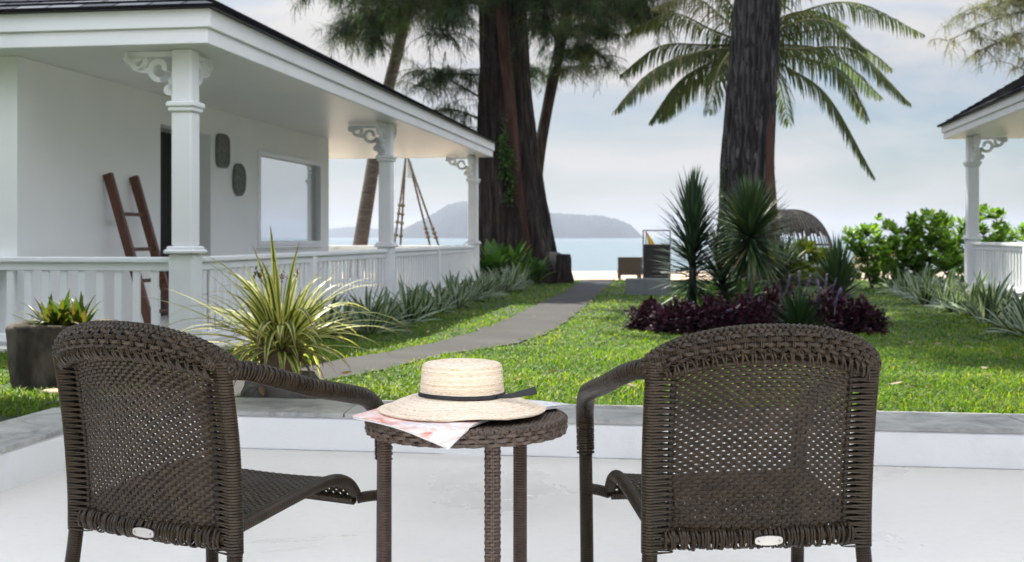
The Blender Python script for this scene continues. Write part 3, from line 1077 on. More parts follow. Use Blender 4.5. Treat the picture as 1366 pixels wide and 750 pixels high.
def fascia(parent, x0, x1, y0, y1, zb, zt):
    mb = MB()
    h = zt - zb
    for dx, za, zb2 in ((.0, zb + .0, zb + h * .42), (.03, zb + h * .42 + .002, zt - .02)):
        X0, X1, Y0, Y1 = x0 - dx, x1 + dx, y0 - dx, y1 + dx
        zc_, hz = (za + zb2) / 2, zb2 - za
        t_ = .05
        mb.box(((X0 + X1) / 2, Y0 + t_ / 2, zc_), (X1 - X0, t_, hz), ch=.006)
        mb.box(((X0 + X1) / 2, Y1 - t_ / 2, zc_), (X1 - X0, t_, hz), ch=.006)
        mb.box((X0 + t_ / 2, (Y0 + Y1) / 2, zc_), (t_, Y1 - Y0 - 2 * t_ - .004, hz), ch=.006)
        mb.box((X1 - t_ / 2, (Y0 + Y1) / 2, zc_), (t_, Y1 - Y0 - 2 * t_ - .004, hz), ch=.006)
    f = mb.build('fascia', MAT['white'], parent)
    mb = MB()
    X0, X1, Y0, Y1 = x0 - .05, x1 + .05, y0 - .05, y1 + .05
    for c_, d_ in ((((X0 + X1) / 2, Y0, zt - .008), (X1 - X0, .03, .018)), (((X0 + X1) / 2, Y1, zt - .008), (X1 - X0, .03, .018)),
                   ((X0, (Y0 + Y1) / 2, zt - .008), (.03, Y1 - Y0 - .04, .018)), ((X1, (Y0 + Y1) / 2, zt - .008), (.03, Y1 - Y0 - .04, .018))):
        mb.box(c_, d_)
    mb.build('drip_edge', MAT['metal_grey'], f)
    return f


CZ = 2.66      # ceiling height
xy = W(9.77, -4.30)
cot = thing('beach_cottage', 'white beach cottage on the left with a long open veranda', 'cottage', (xy[0], xy[1], 0), -A)
# local frame: x to the right (0 = column line), y away (0 = front column line)
EX0, EX1, EY0, EY1 = -11.0, .34, -.34, 14.05
mb = MB()
mb.box((-3.2, 6.85, .03), (6.7, 14.0, .14), ch=.01)
mb.build('porch_floor', MAT['terrace'], cot)
mb = MB()
t = .2
xw = -1.60
H0, H1 = .10, CZ
for y0_, y1_, z0_, z1_ in ((.07, 2.96, H0, H1), (2.96, 4.38, 2.33, H1), (4.38, 6.01, H0, H1), (6.01, 8.82, H0, .94), (6.01, 8.82, 2.25, H1), (8.82, 9.27, H0, H1)):
    mb.box((xw - t / 2, (y0_ + y1_) / 2, (z0_ + z1_) / 2), (t, y1_ - y0_, z1_ - z0_))
mb.box((xw - t - 4.4, .17, (H0 + H1) / 2), (8.8, .2, H1 - H0))
mb.box((xw - t - 4.4, 9.17, (H0 + H1) / 2), (8.8, .2, H1 - H0))
mb.build('wall', MAT['wall_white'], cot)
mb = MB()
mb.box((xw - .2 - .15, 4.38 - .03, 1.22), (.30, .06, 2.24))
mb.box((xw - .2 - .15, 2.96 + .03, 1.22), (.30, .06, 2.24))
mb.box((xw - .2 - .15, 3.67, 2.36), (.30, 1.42, .06))
rev = mb.build('door_recess', MAT['reveal'], cot)
mb = MB()
mb.box((xw - .47, 3.67, 1.22), (.05, 1.6, 2.30), ch=.004)
mb.box((xw - .44, 3.67, 1.22), (.02, .04, 2.2))
dr = mb.build('door', MAT['door'], cot)
mb = MB()
mb.tube([(xw - .43, 3.60, 1.0), (xw - .39, 3.60, 1.0), (xw - .39, 3.60, 1.22), (xw - .43, 3.60, 1.22)], .012, 8)
mb.build('handle', MAT['steel'], dr)
# window
mb = MB()
wy0, wy1, wz0, wz1 = 6.01, 8.82, .94, 2.25
for c_, d_ in (((xw - .03, (wy0 + wy1) / 2, wz1 - .03), (.12, wy1 - wy0, .06)), ((xw - .03, (wy0 + wy1) / 2, wz0 + .03), (.12, wy1 - wy0, .06)),
               ((xw - .03, wy0 + .03, (wz0 + wz1) / 2), (.12, .06, wz1 - wz0 - .125)), ((xw - .03, wy1 - .03, (wz0 + wz1) / 2), (.12, .06, wz1 - wz0 - .125))):
    mb.box(c_, d_, ch=.006)
win = mb.build('window', MAT['white'], cot)
mb = MB()
mb.box((xw - .06, (wy0 + wy1) / 2, (wz0 + wz1) / 2), (.012, wy1 - wy0 - .1, wz1 - wz0 - .1))
mb.build('pane', MAT['pane'], win)
mb = MB()
mb.box((xw + .03, (wy0 + wy1) / 2, wz0 - .02), (.1, wy1 - wy0 + .08, .036), ch=.006)
mb.build('sill', MAT['white'], win)
mb = MB()
mb.box(((EX0 + EX1) / 2, (EY0 + EY1) / 2, CZ + .02), (EX1 - EX0 - .1, EY1 - EY0 - .1, .035))
mb.build('ceiling', MAT['ceil'], cot)
fascia(cot, EX0, EX1, EY0, EY1, CZ, 2.965)
hip_roof(cot, EX0 - .06, EX1 + .06, EY0 - .06, EY1 + .06, 2.97, R(27))
PF = .10
column(cot, 0, 0, PF, CZ, ((-1, 0), (0, 1)))
column(cot, 0, 6.84, PF, CZ, ((0, -1), (0, 1), (-1, 0)))
column(cot, 0, 13.7, PF, CZ, ((0, -1), (-1, 0)))
column(cot, -5.6, 13.7, PF, CZ, ((1, 0), (-1, 0)))
RT = .885
railing(cot, (-3.3, 0), (-.11, 0), PF, RT)
railing(cot, (0, .126), (0, 6.71), PF, RT, posts=(.5,))
railing(cot, (0, 6.97), (0, 13.57), PF, RT, posts=(.5,))
railing(cot, (-5.47, 13.7), (-.126, 13.7), PF, RT, posts=(.5,))

# right-hand cottage (far corner visible)
xy = W(20.9, 4.62)
cot2 = thing('beach_cottage', 'white cottage corner at the right edge with slate hip roof and railing', 'cottage', (xy[0], xy[1], .07), -A)
mb = MB()
mb.box((3.3, -6.6, .06), (6.9, 13.6, .14), ch=.01)
mb.build('porch_floor', MAT['reveal'], cot2)
mb = MB()
mb.box((1.65 + 4.5, -4.6 - 4.6, 1.36), (9, 9.2, 2.52))
mb.build('wall', MAT['wall_white'], cot2)
mb = MB()
mb.box((5.2, -6.6, CZ + .02), (11, 14.3, .035))
mb.build('ceiling', MAT['ceil'], cot2)
fascia(cot2, -.36, 10.9, -13.9, .5, CZ, 2.90)
hip_roof(cot2, -.42, 10.96, -13.96, .56, 2.905, R(32))
column(cot2, 0, 0, PF + .03, CZ, ((1, 0), (0, -1)))
column(cot2, 0, -6.7, PF + .03, CZ, ((0, 1), (0, -1)))
column(cot2, 5.6, 0, PF + .03, CZ, ((-1, 0), (1, 0)))
railing(cot2, (0, -6.57), (0, -.126), PF + .05, .90, posts=(.5,))
railing(cot2, (.126, 0), (5.47, 0), PF + .05, .90, posts=(.5,))

# plaques, ladder
def plaque(y, z, label, rnd):
    loc = W(9.77 + y, -4.30 + xw)
    o = MB()
    n = 40
    a = np.linspace(0, 2 * np.pi, n, endpoint=False)
    e = rnd
    cx = np.sign(np.cos(a)) * np.abs(np.cos(a)) ** e * .20
    cz_ = np.sign(np.sin(a)) * np.abs(np.sin(a)) ** e * .215
    rings = [(1.0, .004), (1.0, .03), (.93, .045), (.80, .045), (.74, .034), (.02, .036)]
    G_ = np.array([np.stack([np.full(n, dx), cx * f, cz_ * f], 1) for f, dx in rings])
    o.grid(G_, cv=True)
    ob = o.build('wall_plaque', MAT['plaque'])
    ob.location = (loc[0], loc[1], z)
    ob.rotation_euler = (0, 0, -A)
    tag(ob, label, 'plaque', 'carved stone plaques on the cottage wall')


plaque(4.72, 2.15, 'squarish carved grey stone plaque on the cottage wall, the higher one nearer the door', .45)
plaque(5.28, 1.81, 'rounded grey stone plaque on the cottage wall, the lower one nearer the window', .8)

xy = W(9.77 + 1.93, -4.30 + xw)
lad = thing('ladder', 'reddish brown wooden ladder leaning on the white cottage wall', 'ladder', (xy[0], xy[1], .10), -A)
lean0, lean1, LH = .52, .045, 1.60
for sy in (-.285, .285):
    mb = MB()
    mb.bar((lean0, sy, .0), (lean1, sy, LH), .055, .095, up=(1, 0, 0))
    mb.build('side_rail', MAT['wood'], lad)
for f in (.12, .32, .52, .745):
    mb = MB()
    x_, z_ = lean0 + (lean1 - lean0) * f, LH * f
    mb.tube([(x_, -.27, z_), (x_, .27, z_)], .019, 10)
    mb.build('rung', MAT['wood'], lad)


# ------------------------------------------------------------------ wicker
def weave(mb, fmap, ulen, vlen, su=.0112, sv=.0086, w=.0068, amp=.0019, wob=.0009, sub=4, stake=.0022, mask=None, ustart=0, parity=0, vw=None):
    """open basket weave over a surface map fmap(u, v) -> (P, N); u, v in metres"""
    nu = int(round(ulen / su))
    su = ulen / nu
    nv = int(round(vlen / sv))
    sv = vlen / nv
    u = np.linspace(0, ulen, nu * sub + 1)
    PP, NN = [], []
    for j in range(nv):
        s = 1 if (j + parity) % 2 == 0 else -1
        v = (j + .5) * sv + s * wob * np.cos(np.pi * (u / su - .5)) + rng.normal(0, .00012, len(u))
        p, n = fmap(u, v)
        k = np.sin(np.pi * (u / su - 0.0) + np.pi / 2)
        PP.append(p + n * (s * amp * k)[:, None])
        NN.append(n)
    mb.strips(np.array(PP), np.array(NN), w, .0022)
    v = np.linspace(0, vlen, nv + 1)
    PP, NN = [], []
    for i in range(nu + 1):
        for off in (-stake * .55, stake * .55):
            uu = np.full(len(v), np.clip(i * su + off, 0, ulen))
            p, n = fmap(uu, v)
            PP.append(p + n * (-.0006 * (1 if i % 2 else -1)))
            NN.append(n)
    mb.strips(np.array(PP), np.array(NN), stake, .0018)


def braid(mb, P, ra, rb, n=8, w=.011, turns=None, amp=.0022, k=5, t=.0028):
    """braided sleeve of flat strands round a path; ra, rb = radii along the frame's N and B"""
    P = np.asarray(P, float)
    L = plen(P)
    T, N, B = frames(P)
    m = len(P)
    s = np.linspace(0, 1, m)
    ra = np.broadcast_to(ra, (m,))
    rb = np.broadcast_to(rb, (m,))
    turns = turns or L / .2
    for sg in (1, -1):
        PP, NN = [], []
        for i in range(n):
            th_ = 2 * np.pi * (i / n + sg * turns * s)
            off = sg * amp * np.cos(np.pi * 2 * n * turns * s)
            d = N * np.cos(th_)[:, None] + B * np.sin(th_)[:, None]
            q_ = P + N * (np.cos(th_) * (ra + off))[:, None] + B * (np.sin(th_) * (rb + off))[:, None]
            nn = N * (np.cos(th_) / ra)[:, None] + B * (np.sin(th_) / rb)[:, None]
            nn /= np.linalg.norm(nn, axis=1, keepdims=True)
            PP.append(q_)
            NN.append(nn)
        mb.strips(np.array(PP), np.array(NN), w, t)


def wrapped(mb, P, r, pitch=.0052, k=14, depth=.0013):
    """tube closely wrapped with a strand: real ridges"""
    P = np.asarray(P, float)
    L = plen(P)
    n = max(4, int(L / pitch)) * 4 + 1
    q_ = spline(P, n) if len(P) > 2 else P[0] + (P[-1] - P[0]) * np.linspace(0, 1, n)[:, None]
    ph = np.arange(n) % 4
    rr = np.asarray(np.interp(np.linspace(0, 1, n), np.linspace(0, 1, len(np.atleast_1d(r))), np.atleast_1d(r))) - depth * (ph == 0) + depth * .35 * (ph == 2)
    mb.tube(q_, rr, k)


def chair_parts(root):
    WK, CO = MAT['wicker'], MAT['core']

    def post(sx):
        return spline([(sx * .243, 0, .375), (sx * .243, -.002, .47), (sx * .244, -.012, .60), (sx * .244, -.027, .70), (sx * .244, -.044, .79)], 60)

    def posty(z):
        return np.interp(z, (.375, .47, .60, .70, .79, .9), (0, -.002, -.012, -.027, -.044, -.068))

    roll = [(-.256, -.012, .768), (-.240, -.036, .789), (-.185, -.070, .815), (-.095, -.094, .833), (0, -.102, .838), (.095, -.094, .833), (.185, -.070, .815), (.240, -.036, .789), (.256, -.012, .768)]
    # legs
    for sx in (-1, 1):
        mb = MB()
        wrapped(mb, [(sx * .268, -.045, 0), (sx * .256, -.022, .18), (sx * .244, -.001, .36), (sx * .243, 0, .43)], .0172)
        mb.build('leg', WK, root, smooth=False)
        mb = MB()
        wrapped(mb, [(sx * .282, .505, 0), (sx * .284, .503, .25), (sx * .288, .50, .52)], .0172)
        mb.build('leg', WK, root)
    # back posts: two canes with strand loops tied round both
    for sx in (-1, 1):
        pp = post(sx)
        inn = pp - np.array((sx * .043, 0, 0))
        mbc = MB()
        mbc.tube(pp, .0155, 12)
        mbc.tube(inn, .0055, 8)
        mb = MB()
        nl = int(plen(pp) / .0064)
        idx = np.linspace(0, len(pp) - 1, nl)
        a = np.linspace(0, 2 * np.pi, 22, endpoint=False)
        PP, NN, WW = [], [], []
        for k_, ii in enumerate(idx):
            c = np.array([np.interp(ii, np.arange(len(pp)), pp[:, q_]) for q_ in range(3)])
            pair = (1 if k_ % 2 else -1) * .0013
            ca, sa = np.cos(a), np.sin(a)
            xx = np.where(ca >= 0, ca * .0185, -.043 + ca * .0075)
            yy = np.where(ca >= 0, sa * .0185, sa * .0085)
            fr = np.clip((-xx) / .043, 0, 1)
            zz = pair * fr * 1.5 + .0004 * np.sin(a * 2 + k_)
            PP.append(np.stack([c[0] + sx * xx, c[1] + yy, c[2] + zz], 1))
            nn = np.stack([sx * ca, sa, np.zeros_like(a)], 1)
            NN.append(nn)
            WW.append(.0066 - .0036 * fr)
        mb.strips(np.array(PP), np.array(NN), np.array(WW), .0024, closed=True)
        bp_ = mb.build('back_post', WK, root)
        mbc.build('post_core', CO, bp_, smooth=True)
    # back panel
    hw = .198

    def bmap(u, v):
        x = -hw + u
        q_ = np.abs(x) / hw
        ztop = .838 - .035 * q_ ** 2.2
        z = .415 + v * (ztop - .415) / .415
        y = posty(z) - .034 * (1 - q_ ** 2) * np.interp(z, (.42, .55, .8), (.55, 1, 1.15))
        n = np.stack([-.34 * x / hw * .6, -np.ones_like(x), -.25 * np.ones_like(x)], -1)
        n /= np.linalg.norm(n, axis=-1, keepdims=True)
        return np.stack([x, y + 0 * z, z + 0 * x], -1), n

    mb = MB()
    weave(mb, bmap, 2 * hw, .415, w=.0086, wob=.0009)
    mb.build('back_panel', WK, root)
    # lower wrapped rail
    mb = MB()
    xr = np.linspace(-.222, .222, 40)
    base = np.stack([xr, -.012 * (1 - (xr / .222) ** 2), np.full(40, .402)], 1)
    mb.tube(base, .0135, 10)
    nl = 62
    a = np.linspace(0, 2 * np.pi, 16, endpoint=False)
    PP, NN = [], []
    for k_ in range(nl):
        x = -.212 + .424 * k_ / (nl - 1) + rng.normal(0, .0012)
        rr = .0185 + rng.random() * .0035
        tl = rng.normal(0, .16)
        c = np.array((x, -.012 * (1 - (x / .222) ** 2), .402 + rng.normal(0, .0012)))
        q_ = np.stack([np.sin(a + k_) * rr * tl, np.cos(a) * rr, np.sin(a) * rr * 1.15], 1)
        PP.append(c + q_)
        NN.append(np.stack([0 * a, np.cos(a), np.sin(a)], 1))
    mb.strips(np.array(PP), np.array(NN), .0062, .0032, closed=True)
    lr = mb.build('lower_rail', WK, root)
    # steel tag
    mb = MB()
    n = 28
    a = np.linspace(0, 2 * np.pi, n, endpoint=False)
    ox = np.clip(np.cos(a) * .030, -.022, .022) + np.cos(a) * .0095
    oz = np.sin(a) * .0105
    mb.grid(np.array([np.stack([ox * f, np.full(n, yv), oz * f], 1) for f, yv in ((1, .002), (1, -.0016), (.93, -.0024), (.02, -.0024))]), cv=True)
    pl_ = mb.build('name_plate', MAT['steel'], root)
    pl_.location = (.012, -.0385, .400)
    for sx in (-1, 1):
        mb = MB()
        mb.tube([(sx * .0235, -.0015, 0), (sx * .0235, -.0034, 0)], .0024, 10)
        mb.build('screw', MAT['screw'], pl_)
    # braided top roll and its dark core
    rp_ = spline(roll, 260)
    fr = np.linspace(-1, 1, 260)
    thick = .5 + .5 * (1 - np.abs(fr) ** 3)
    mb = MB()
    mb.tube(rp_, .0215 * thick + .003, 14, ry=.022 * thick + .004)
    mb.build('roll_core', CO, root, smooth=True)
    mb = MB()
    T_, N_, B_ = frames(rp_)
    Lr = plen(rp_)
    sgrid = np.linspace(0, Lr, 260)
    circ = .180

    def rollmap(u, v):
        f = np.clip(u / Lr, 0, 1) * 259
        c_ = np.stack([np.interp(f, np.arange(260), rp_[:, q]) for q in range(3)], -1)
        n_ = np.stack([np.interp(f, np.arange(260), N_[:, q]) for q in range(3)], -1)
        b_ = np.stack([np.interp(f, np.arange(260), B_[:, q]) for q in range(3)], -1)
        th_ = 2 * np.pi * (v / circ) + 0 * u
        tk = np.interp(f, np.arange(260), thick)
        ra_, rb_ = .0275 * tk + .003, .027 * tk + .004
        p = c_ + n_ * (np.cos(th_) * ra_)[..., None] + b_ * (np.sin(th_) * rb_)[..., None]
        nn = n_ * (np.cos(th_) / ra_)[..., None] + b_ * (np.sin(th_) / rb_)[..., None]
        nn /= np.linalg.norm(nn, axis=-1, keepdims=True)
        return p, nn

    weave(mb, rollmap, Lr, circ, su=.0165, sv=.0104, w=.0088, amp=.0040, wob=.0010, sub=6, stake=.0036)
    crest = rp_ + N_ * (.0155 * thick)[:, None] + B_ * .002
    braid(mb, crest, .0165 * thick + .002, .022 * thick + .003, n=6, w=.0088, turns=8.0, amp=.0030, t=.003)
    for e_ in (0, 1):
        ii_ = np.arange(4, 26, 3) if e_ == 0 else np.arange(234, 257, 3)
        a_ = np.linspace(0, 2 * np.pi, 20, endpoint=False)
        PP, NN = [], []
        for q_ in ii_:
            rr_ = .031 * thick[q_] + .0035
            PP.append(rp_[q_] + np.outer(np.cos(a_) * rr_, N_[q_]) + np.outer(np.sin(a_) * rr_ * .92, B_[q_]) + np.outer(.004 * np.cos(a_), T_[q_]))
            NN.append(np.outer(np.cos(a_), N_[q_]) + np.outer(np.sin(a_), B_[q_]))
        mb.strips(np.array(PP), np.array(NN), .0075, .003, closed=True)
    mb.build('top_roll', WK, root)
    mb = MB()
    PP, NN = [], []
    for k_ in range(48):
        f = .10 + .80 * (k_ // 2) / 23 + .010 * (k_ % 2)
        c = rp_[int(f * 259)]
        tn = T_[int(f * 259)]
        s_ = np.linspace(0, 1, 9)
        sw = .004 + .004 * math.sin(k_ * 2.3)
        p = c + np.outer(s_ - .3, tn) * sw * 2 + np.stack([0 * s_, -.024 + .014 * s_ ** 2 - .003 * np.sin(s_ * 3), -.017 - .030 * s_], 1)
        PP.append(p)
        NN.append(np.tile((0, -.97, -.2), (9, 1)))
    mb.strips(np.array(PP), np.array(NN), .0052, .0026)
    # edge cane under the roll
    cane = rp_[30:-30] + np.array((0, .003, -.040))
    mb.tube(cane, .0075, 8)
    mb.build('tie_row', WK, root)
    # arms
    for sx in (-1, 1):
        ap = spline([(sx * .250, -.022, .774), (sx * .270, .02, .768), (sx * .291, .09, .746), (sx * .303, .20, .714), (sx * .306, .32, .688), (sx * .302, .41, .664), (sx * .296, .468, .618), (sx * .290, .495, .56), (sx * .288, .50, .50)], 300)
        mbc = MB()
        mbc.tube(ap, .0170, 12)
        mb = MB()
        L = plen(ap)
        nl = int(L / .0072)
        ii = np.linspace(2, 297, nl)
        Ta, Na, Ba = frames(ap)
        a = np.linspace(0, 2 * np.pi, 18, endpoint=False)
        PP, NN = [], []
        for k_, q_ in enumerate(ii):
            i0 = int(q_)
            up = np.array((0, 0, 1.)) - Ta[i0] * Ta[i0, 2]
            up /= np.linalg.norm(up)
            if i0 > 225:
                up = np.array((0, 1., 0.)) - Ta[i0] * Ta[i0, 1]
                up /= np.linalg.norm(up)
            sd = np.cross(Ta[i0], up)
            r1 = .0205
            ch = .006 * np.maximum(0, np.cos(a)) * (1 if k_ % 2 else -.6)
            PP.append(ap[i0] + np.outer(np.cos(a) * r1, up) + np.outer(np.sin(a) * r1 * 1.05, sd) + np.outer(ch, Ta[i0]))
            NN.append(np.outer(np.cos(a), up) + np.outer(np.sin(a), sd))
        mb.strips(np.array(PP), np.array(NN), .0056, .0034, closed=True)
        arm_ = mb.build('arm', WK, root)
        mbc.build('arm_core', CO, arm_, smooth=True)
    # seat
    prof = spline([(-.0, .425), (.10, .440), (.20, .455), (.30, .468), (.37, .470), (.42, .455), (.452, .428), (.462, .405)], 200)
    Lp = plen(prof)
    sarr = np.concatenate([[0], np.cumsum(np.linalg.norm(np.diff(prof, axis=0), axis=1))])

    def smap(u, v):
        x = -.222 + u
        y = np.interp(v, sarr, prof[:, 0])
        z = np.interp(v, sarr, prof[:, 1])
        y2 = np.interp(np.clip(v + .004, 0, Lp), sarr, prof[:, 0])
        z2 = np.interp(np.clip(v + .004, 0, Lp), sarr, prof[:, 1])
        z1 = z - .012 * (1 - (x / .222) ** 2) * np.interp(y, (0, .05, .36, .46), (0, 1, 1, 0))
        n = np.stack([0 * x, -(z2 - z) - 1e-6, (y2 - y) + 1e-6], -1)
        n /= np.linalg.norm(n, axis=-1, keepdims=True) + 1e-9
        return np.stack([x + 0 * y, y + 0 * x, z1], -1), n

    mb = MB()
    weave(mb, smap, .444, Lp, w=.0076, wob=.0013)
    mb.build('seat', WK, root)
    for sx in (-1, 1):
        mb = MB()
        wrapped(mb, np.stack([np.full(200, sx * .233), prof[:, 0], prof[:, 1] - .004], 1)[::12], .0145, pitch=.0062, k=12)
        wrapped(mb, [(sx * .233, .462, .404), (sx * .258, .485, .408), (sx * .286, .502, .410)], .014, pitch=.0062, k=12)
        mb.build('seat_rail', WK, root)
    mb = MB()
    wrapped(mb, [(-.23, .455, .40), (.23, .455, .40)], .012, pitch=.007, k=10)
    mb.build('front_rail', WK, root)


rotR, rotL = R(7.5), R(-28.5)
bl, br_ = np.array((.292, 2.605)), np.array((.79, 2.68))
cR = (bl + br_) / 2
ch = thing('wicker_armchair', 'dark woven wicker armchair right of the small table, seen square from behind', 'chair', (cR[0], cR[1], 0), rotR, 'wicker armchairs on the terrace')
chair_parts(ch)
bl, br_ = np.array((-1.026, 2.83)), np.array((-.603, 2.60))
cL = (bl + br_) / 2
dup(ch, (cL[0], cL[1], 0), rotL, 'dark woven wicker armchair left of the small table, angled with its seat showing')

# table
TX, TY, TR, TZ = -.104, 2.74, .226, .655
tb = thing('side_table', 'small round brown wicker table holding the straw hat', 'table', (TX, TY, 0), 0)
for k_, ang in enumerate((-71, 50, 172)):
    mb = MB()
    c = np.array((.192 * math.cos(R(ang)), .192 * math.sin(R(ang))))
    if k_ == 0:
        mb.tube([(c[0], c[1], 0), (c[0], c[1], .63)], .0125, 10)
        cc = 2 * math.pi * .0155

        def lmap(u, v, c=c):
            a = 2 * np.pi * u / cc
            n = np.stack([np.cos(a), np.sin(a), 0 * a], -1)
            return np.stack([c[0] + .0155 * np.cos(a), c[1] + .0155 * np.sin(a), v + 0 * a], -1), n
        weave(mb, lmap, cc, .62, su=cc / 8, stake=.0036, sv=.0075, w=.0068, amp=.0016, wob=.0003, sub=3)
    else:
        wrapped(mb, [(c[0], c[1], 0), (c[0], c[1], .63)], .0168, pitch=.0062)
    mb.build('leg', MAT['wicker2'], tb)
mb = MB()
n = 64
a = np.linspace(0, 2 * np.pi, n, endpoint=False)
mb.grid(np.array([np.stack([r_ * np.cos(a), r_ * np.sin(a), np.full(n, z_)], 1) for r_, z_ in ((.01, .615), (.212, .615), (.220, .62), (.220, TZ - .016), (.212, TZ - .012), (.01, TZ - .012))]), cv=True)
mb.build('top_core', MAT['core'], tb)
mb = MB()
# chevron-like woven top: broad strands both ways clipped to the disc
su_ = .0125
for axis in (0, 1):
    for k_ in range(-17, 18):
        o_ = k_ * su_
        if abs(o_) > TR - .012:
            continue
        hl = math.sqrt((TR - .006) ** 2 - o_ ** 2)
        m_ = 110
        s_ = np.linspace(-hl, hl, m_)
        lift = .0026 * np.sin(np.pi * s_ / su_ + np.pi / 2 + np.pi * ((k_ // 1) % 2)) * (1 if axis == 0 else -1)
        z_ = TZ - .004 + lift - .004 * np.clip((np.abs(s_) - hl + .012) / .012, 0, 1)
        P_ = np.stack([s_, np.full(m_, o_), z_], 1) if axis == 0 else np.stack([np.full(m_, o_), s_, z_], 1)
        cr, sr_ = math.cos(R(38)), math.sin(R(38))
        P_ = P_ @ np.array([(cr, -sr_, 0), (sr_, cr, 0), (0, 0, 1)]).T
        mb.strips(P_[None], np.tile((0, 0, 1.), (1, m_, 1)), .0104, .0024)
mb.build('tabletop', MAT['wicker2'], tb)
mb = MB()
cc = 2 * math.pi * .224


def rmap(u, v):
    a_ = u / .224
    bulge = .224 + .004 * np.sin(np.pi * v / .036)
    n_ = np.stack([np.cos(a_), np.sin(a_), 0 * a_], -1)
    return np.stack([bulge * np.cos(a_), bulge * np.sin(a_), .616 + v + 0 * a_], -1), n_


weave(mb, rmap, cc, .0375, su=.020, stake=.0036, sv=.0094, w=.0088, amp=.0028, wob=.0006)
ep = np.stack([.2215 * np.cos(np.linspace(0, 2 * np.pi, 500)), .2215 * np.sin(np.linspace(0, 2 * np.pi, 500)), np.full(500, TZ - .007)], 1)
braid(mb, ep, .006, .008, n=2, w=.008, turns=42, amp=.001, t=.0024)
mb.build('rim', MAT['wicker2'], tb)

# magazine under the hat
mag = thing('magazine', 'open magazine with pink floral pages under the straw hat', 'magazine', (0, 0, 0))


def sheet(c00, c10, c11, c01, drop, thick, z0, name, material, curl=0.0):
    n_ = 30
    c = [np.array(k) for k in (c00, c10, c11, c01)]
    uu, vv = np.meshgrid(np.linspace(0, 1, n_), np.linspace(0, 1, n_), indexing='ij')
    XY = (c[0] * ((1 - uu) * (1 - vv))[..., None] + c[1] * (uu * (1 - vv))[..., None] + c[2] * (uu * vv)[..., None] + c[3] * ((1 - uu) * vv)[..., None])
    rad = np.hypot(XY[..., 0] - TX, XY[..., 1] - TY)
    over = np.clip(rad - (TR - .035), 0, 1)
    z = z0 - drop * (over / .08) ** 1.4 * np.clip(1.3 * uu, 0, 1) + curl * np.sin(np.pi * uu) * .3 + .0012 * np.sin(uu * 7 + vv * 4)
    z = np.where(rad > TR, z, np.maximum(z, TZ + .0015 + (z0 - TZ) * .5))
    top = np.dstack([XY, z + thick])
    bot = np.dstack([XY, z])
    mb_ = MB()
    mb_.grid(top)
    mb_.grid(bot[:, ::-1])
    for e0, e1 in ((top[0], bot[0]), (bot[-1], top[-1]), (bot[:, 0], top[:, 0]), (top[:, -1], bot[:, -1])):
        mb_.grid(np.stack([e0, e1], 1))
    return mb_.build(name, material, mag, smooth=False)


cA, cB, cC, cD = (-.352, 2.655), (-.128, 2.425), (-.015, 2.70), (-.238, 2.93)
sheet(cA, cB, cC, cD, .016, .0042, TZ + .003, 'page_block', MAT['paper'])
sheet((-.354, 2.653), (-.127, 2.421), (-.014, 2.70), (-.238, 2.93), .016, .0010, TZ + .0083, 'printed_page', MAT['cover'])
sheet((.012, 2.655), (.148, 2.865), (-.01, 2.95), (-.20, 2.84), .006, .0045, TZ + .004, 'page_block', MAT['paper'], curl=.012)
sheet((.013, 2.656), (.147, 2.865), (-.01, 2.95), (-.20, 2.84), .006, .0008, TZ + .0095, 'printed_page', MAT['paper'], curl=.012)

# straw hat
hat = thing('straw_hat', 'wide brimmed straw hat with a black ribbon, lying on the magazine', 'hat', (TX - .010, TY - .005, TZ + .0092), 0)
prof_o = []
crown_r = [(.0, .112), (.03, .1125), (.06, .112), (.082, .109), (.0895, .104), (.0915, .096), (.0925, .080), (.0945, .060), (.0962, .045), (.0972, .036)]
brim = [(.100, .033), (.115, .0305), (.135, .026), (.155, .020), (.172, .013), (.184, .008), (.190, .004)]
dense = spline(crown_r + brim, 460)
sm = np.concatenate([[0], np.cumsum(np.linalg.norm(np.diff(dense, axis=0), axis=1))])
tt = np.linspace(0, sm[-1], 720)
pr = np.stack([np.interp(tt, sm, dense[:, 0]), np.interp(tt, sm, dense[:, 1])], 1)
tg = np.gradient(pr, axis=0)
tg /= np.linalg.norm(tg, axis=1, keepdims=True) + 1e-9
nr = np.stack([-tg[:, 1], tg[:, 0]], 1)
rid = .0009 * np.abs(np.sin(np.pi * tt / .0046))
n = 120
a = np.linspace(0, 2 * np.pi, n, endpoint=False)


def hatsurf(off, zmin):
    q_ = pr + nr * off[:, None]
    rr = q_[:, 0][:, None] * (1 + .012 * np.cos(2 * a + .4) * np.clip((q_[:, 0] - .1) / .09, 0, 1)[:, None])
    k_ = np.clip((q_[:, 0] - .098) / .092, 0, 1)[:, None]
    zz = q_[:, 1][:, None] + k_ ** 1.3 * (.006 * np.cos(a - 1.2) + .007 * np.cos(2 * a + 2.6) + .003 * np.cos(5 * a + 1))
    zz = zz + .0015 * np.cos(3 * a + 1)[None] * np.clip((.09 - q_[:, 0]) / .09, 0, 1)[:, None]
    zz = np.maximum(zz, zmin + .0004 * np.cos(7 * a)[None] + 0 * zz)
    return np.stack([rr * np.cos(a)[None], rr * np.sin(a)[None], zz], -1)


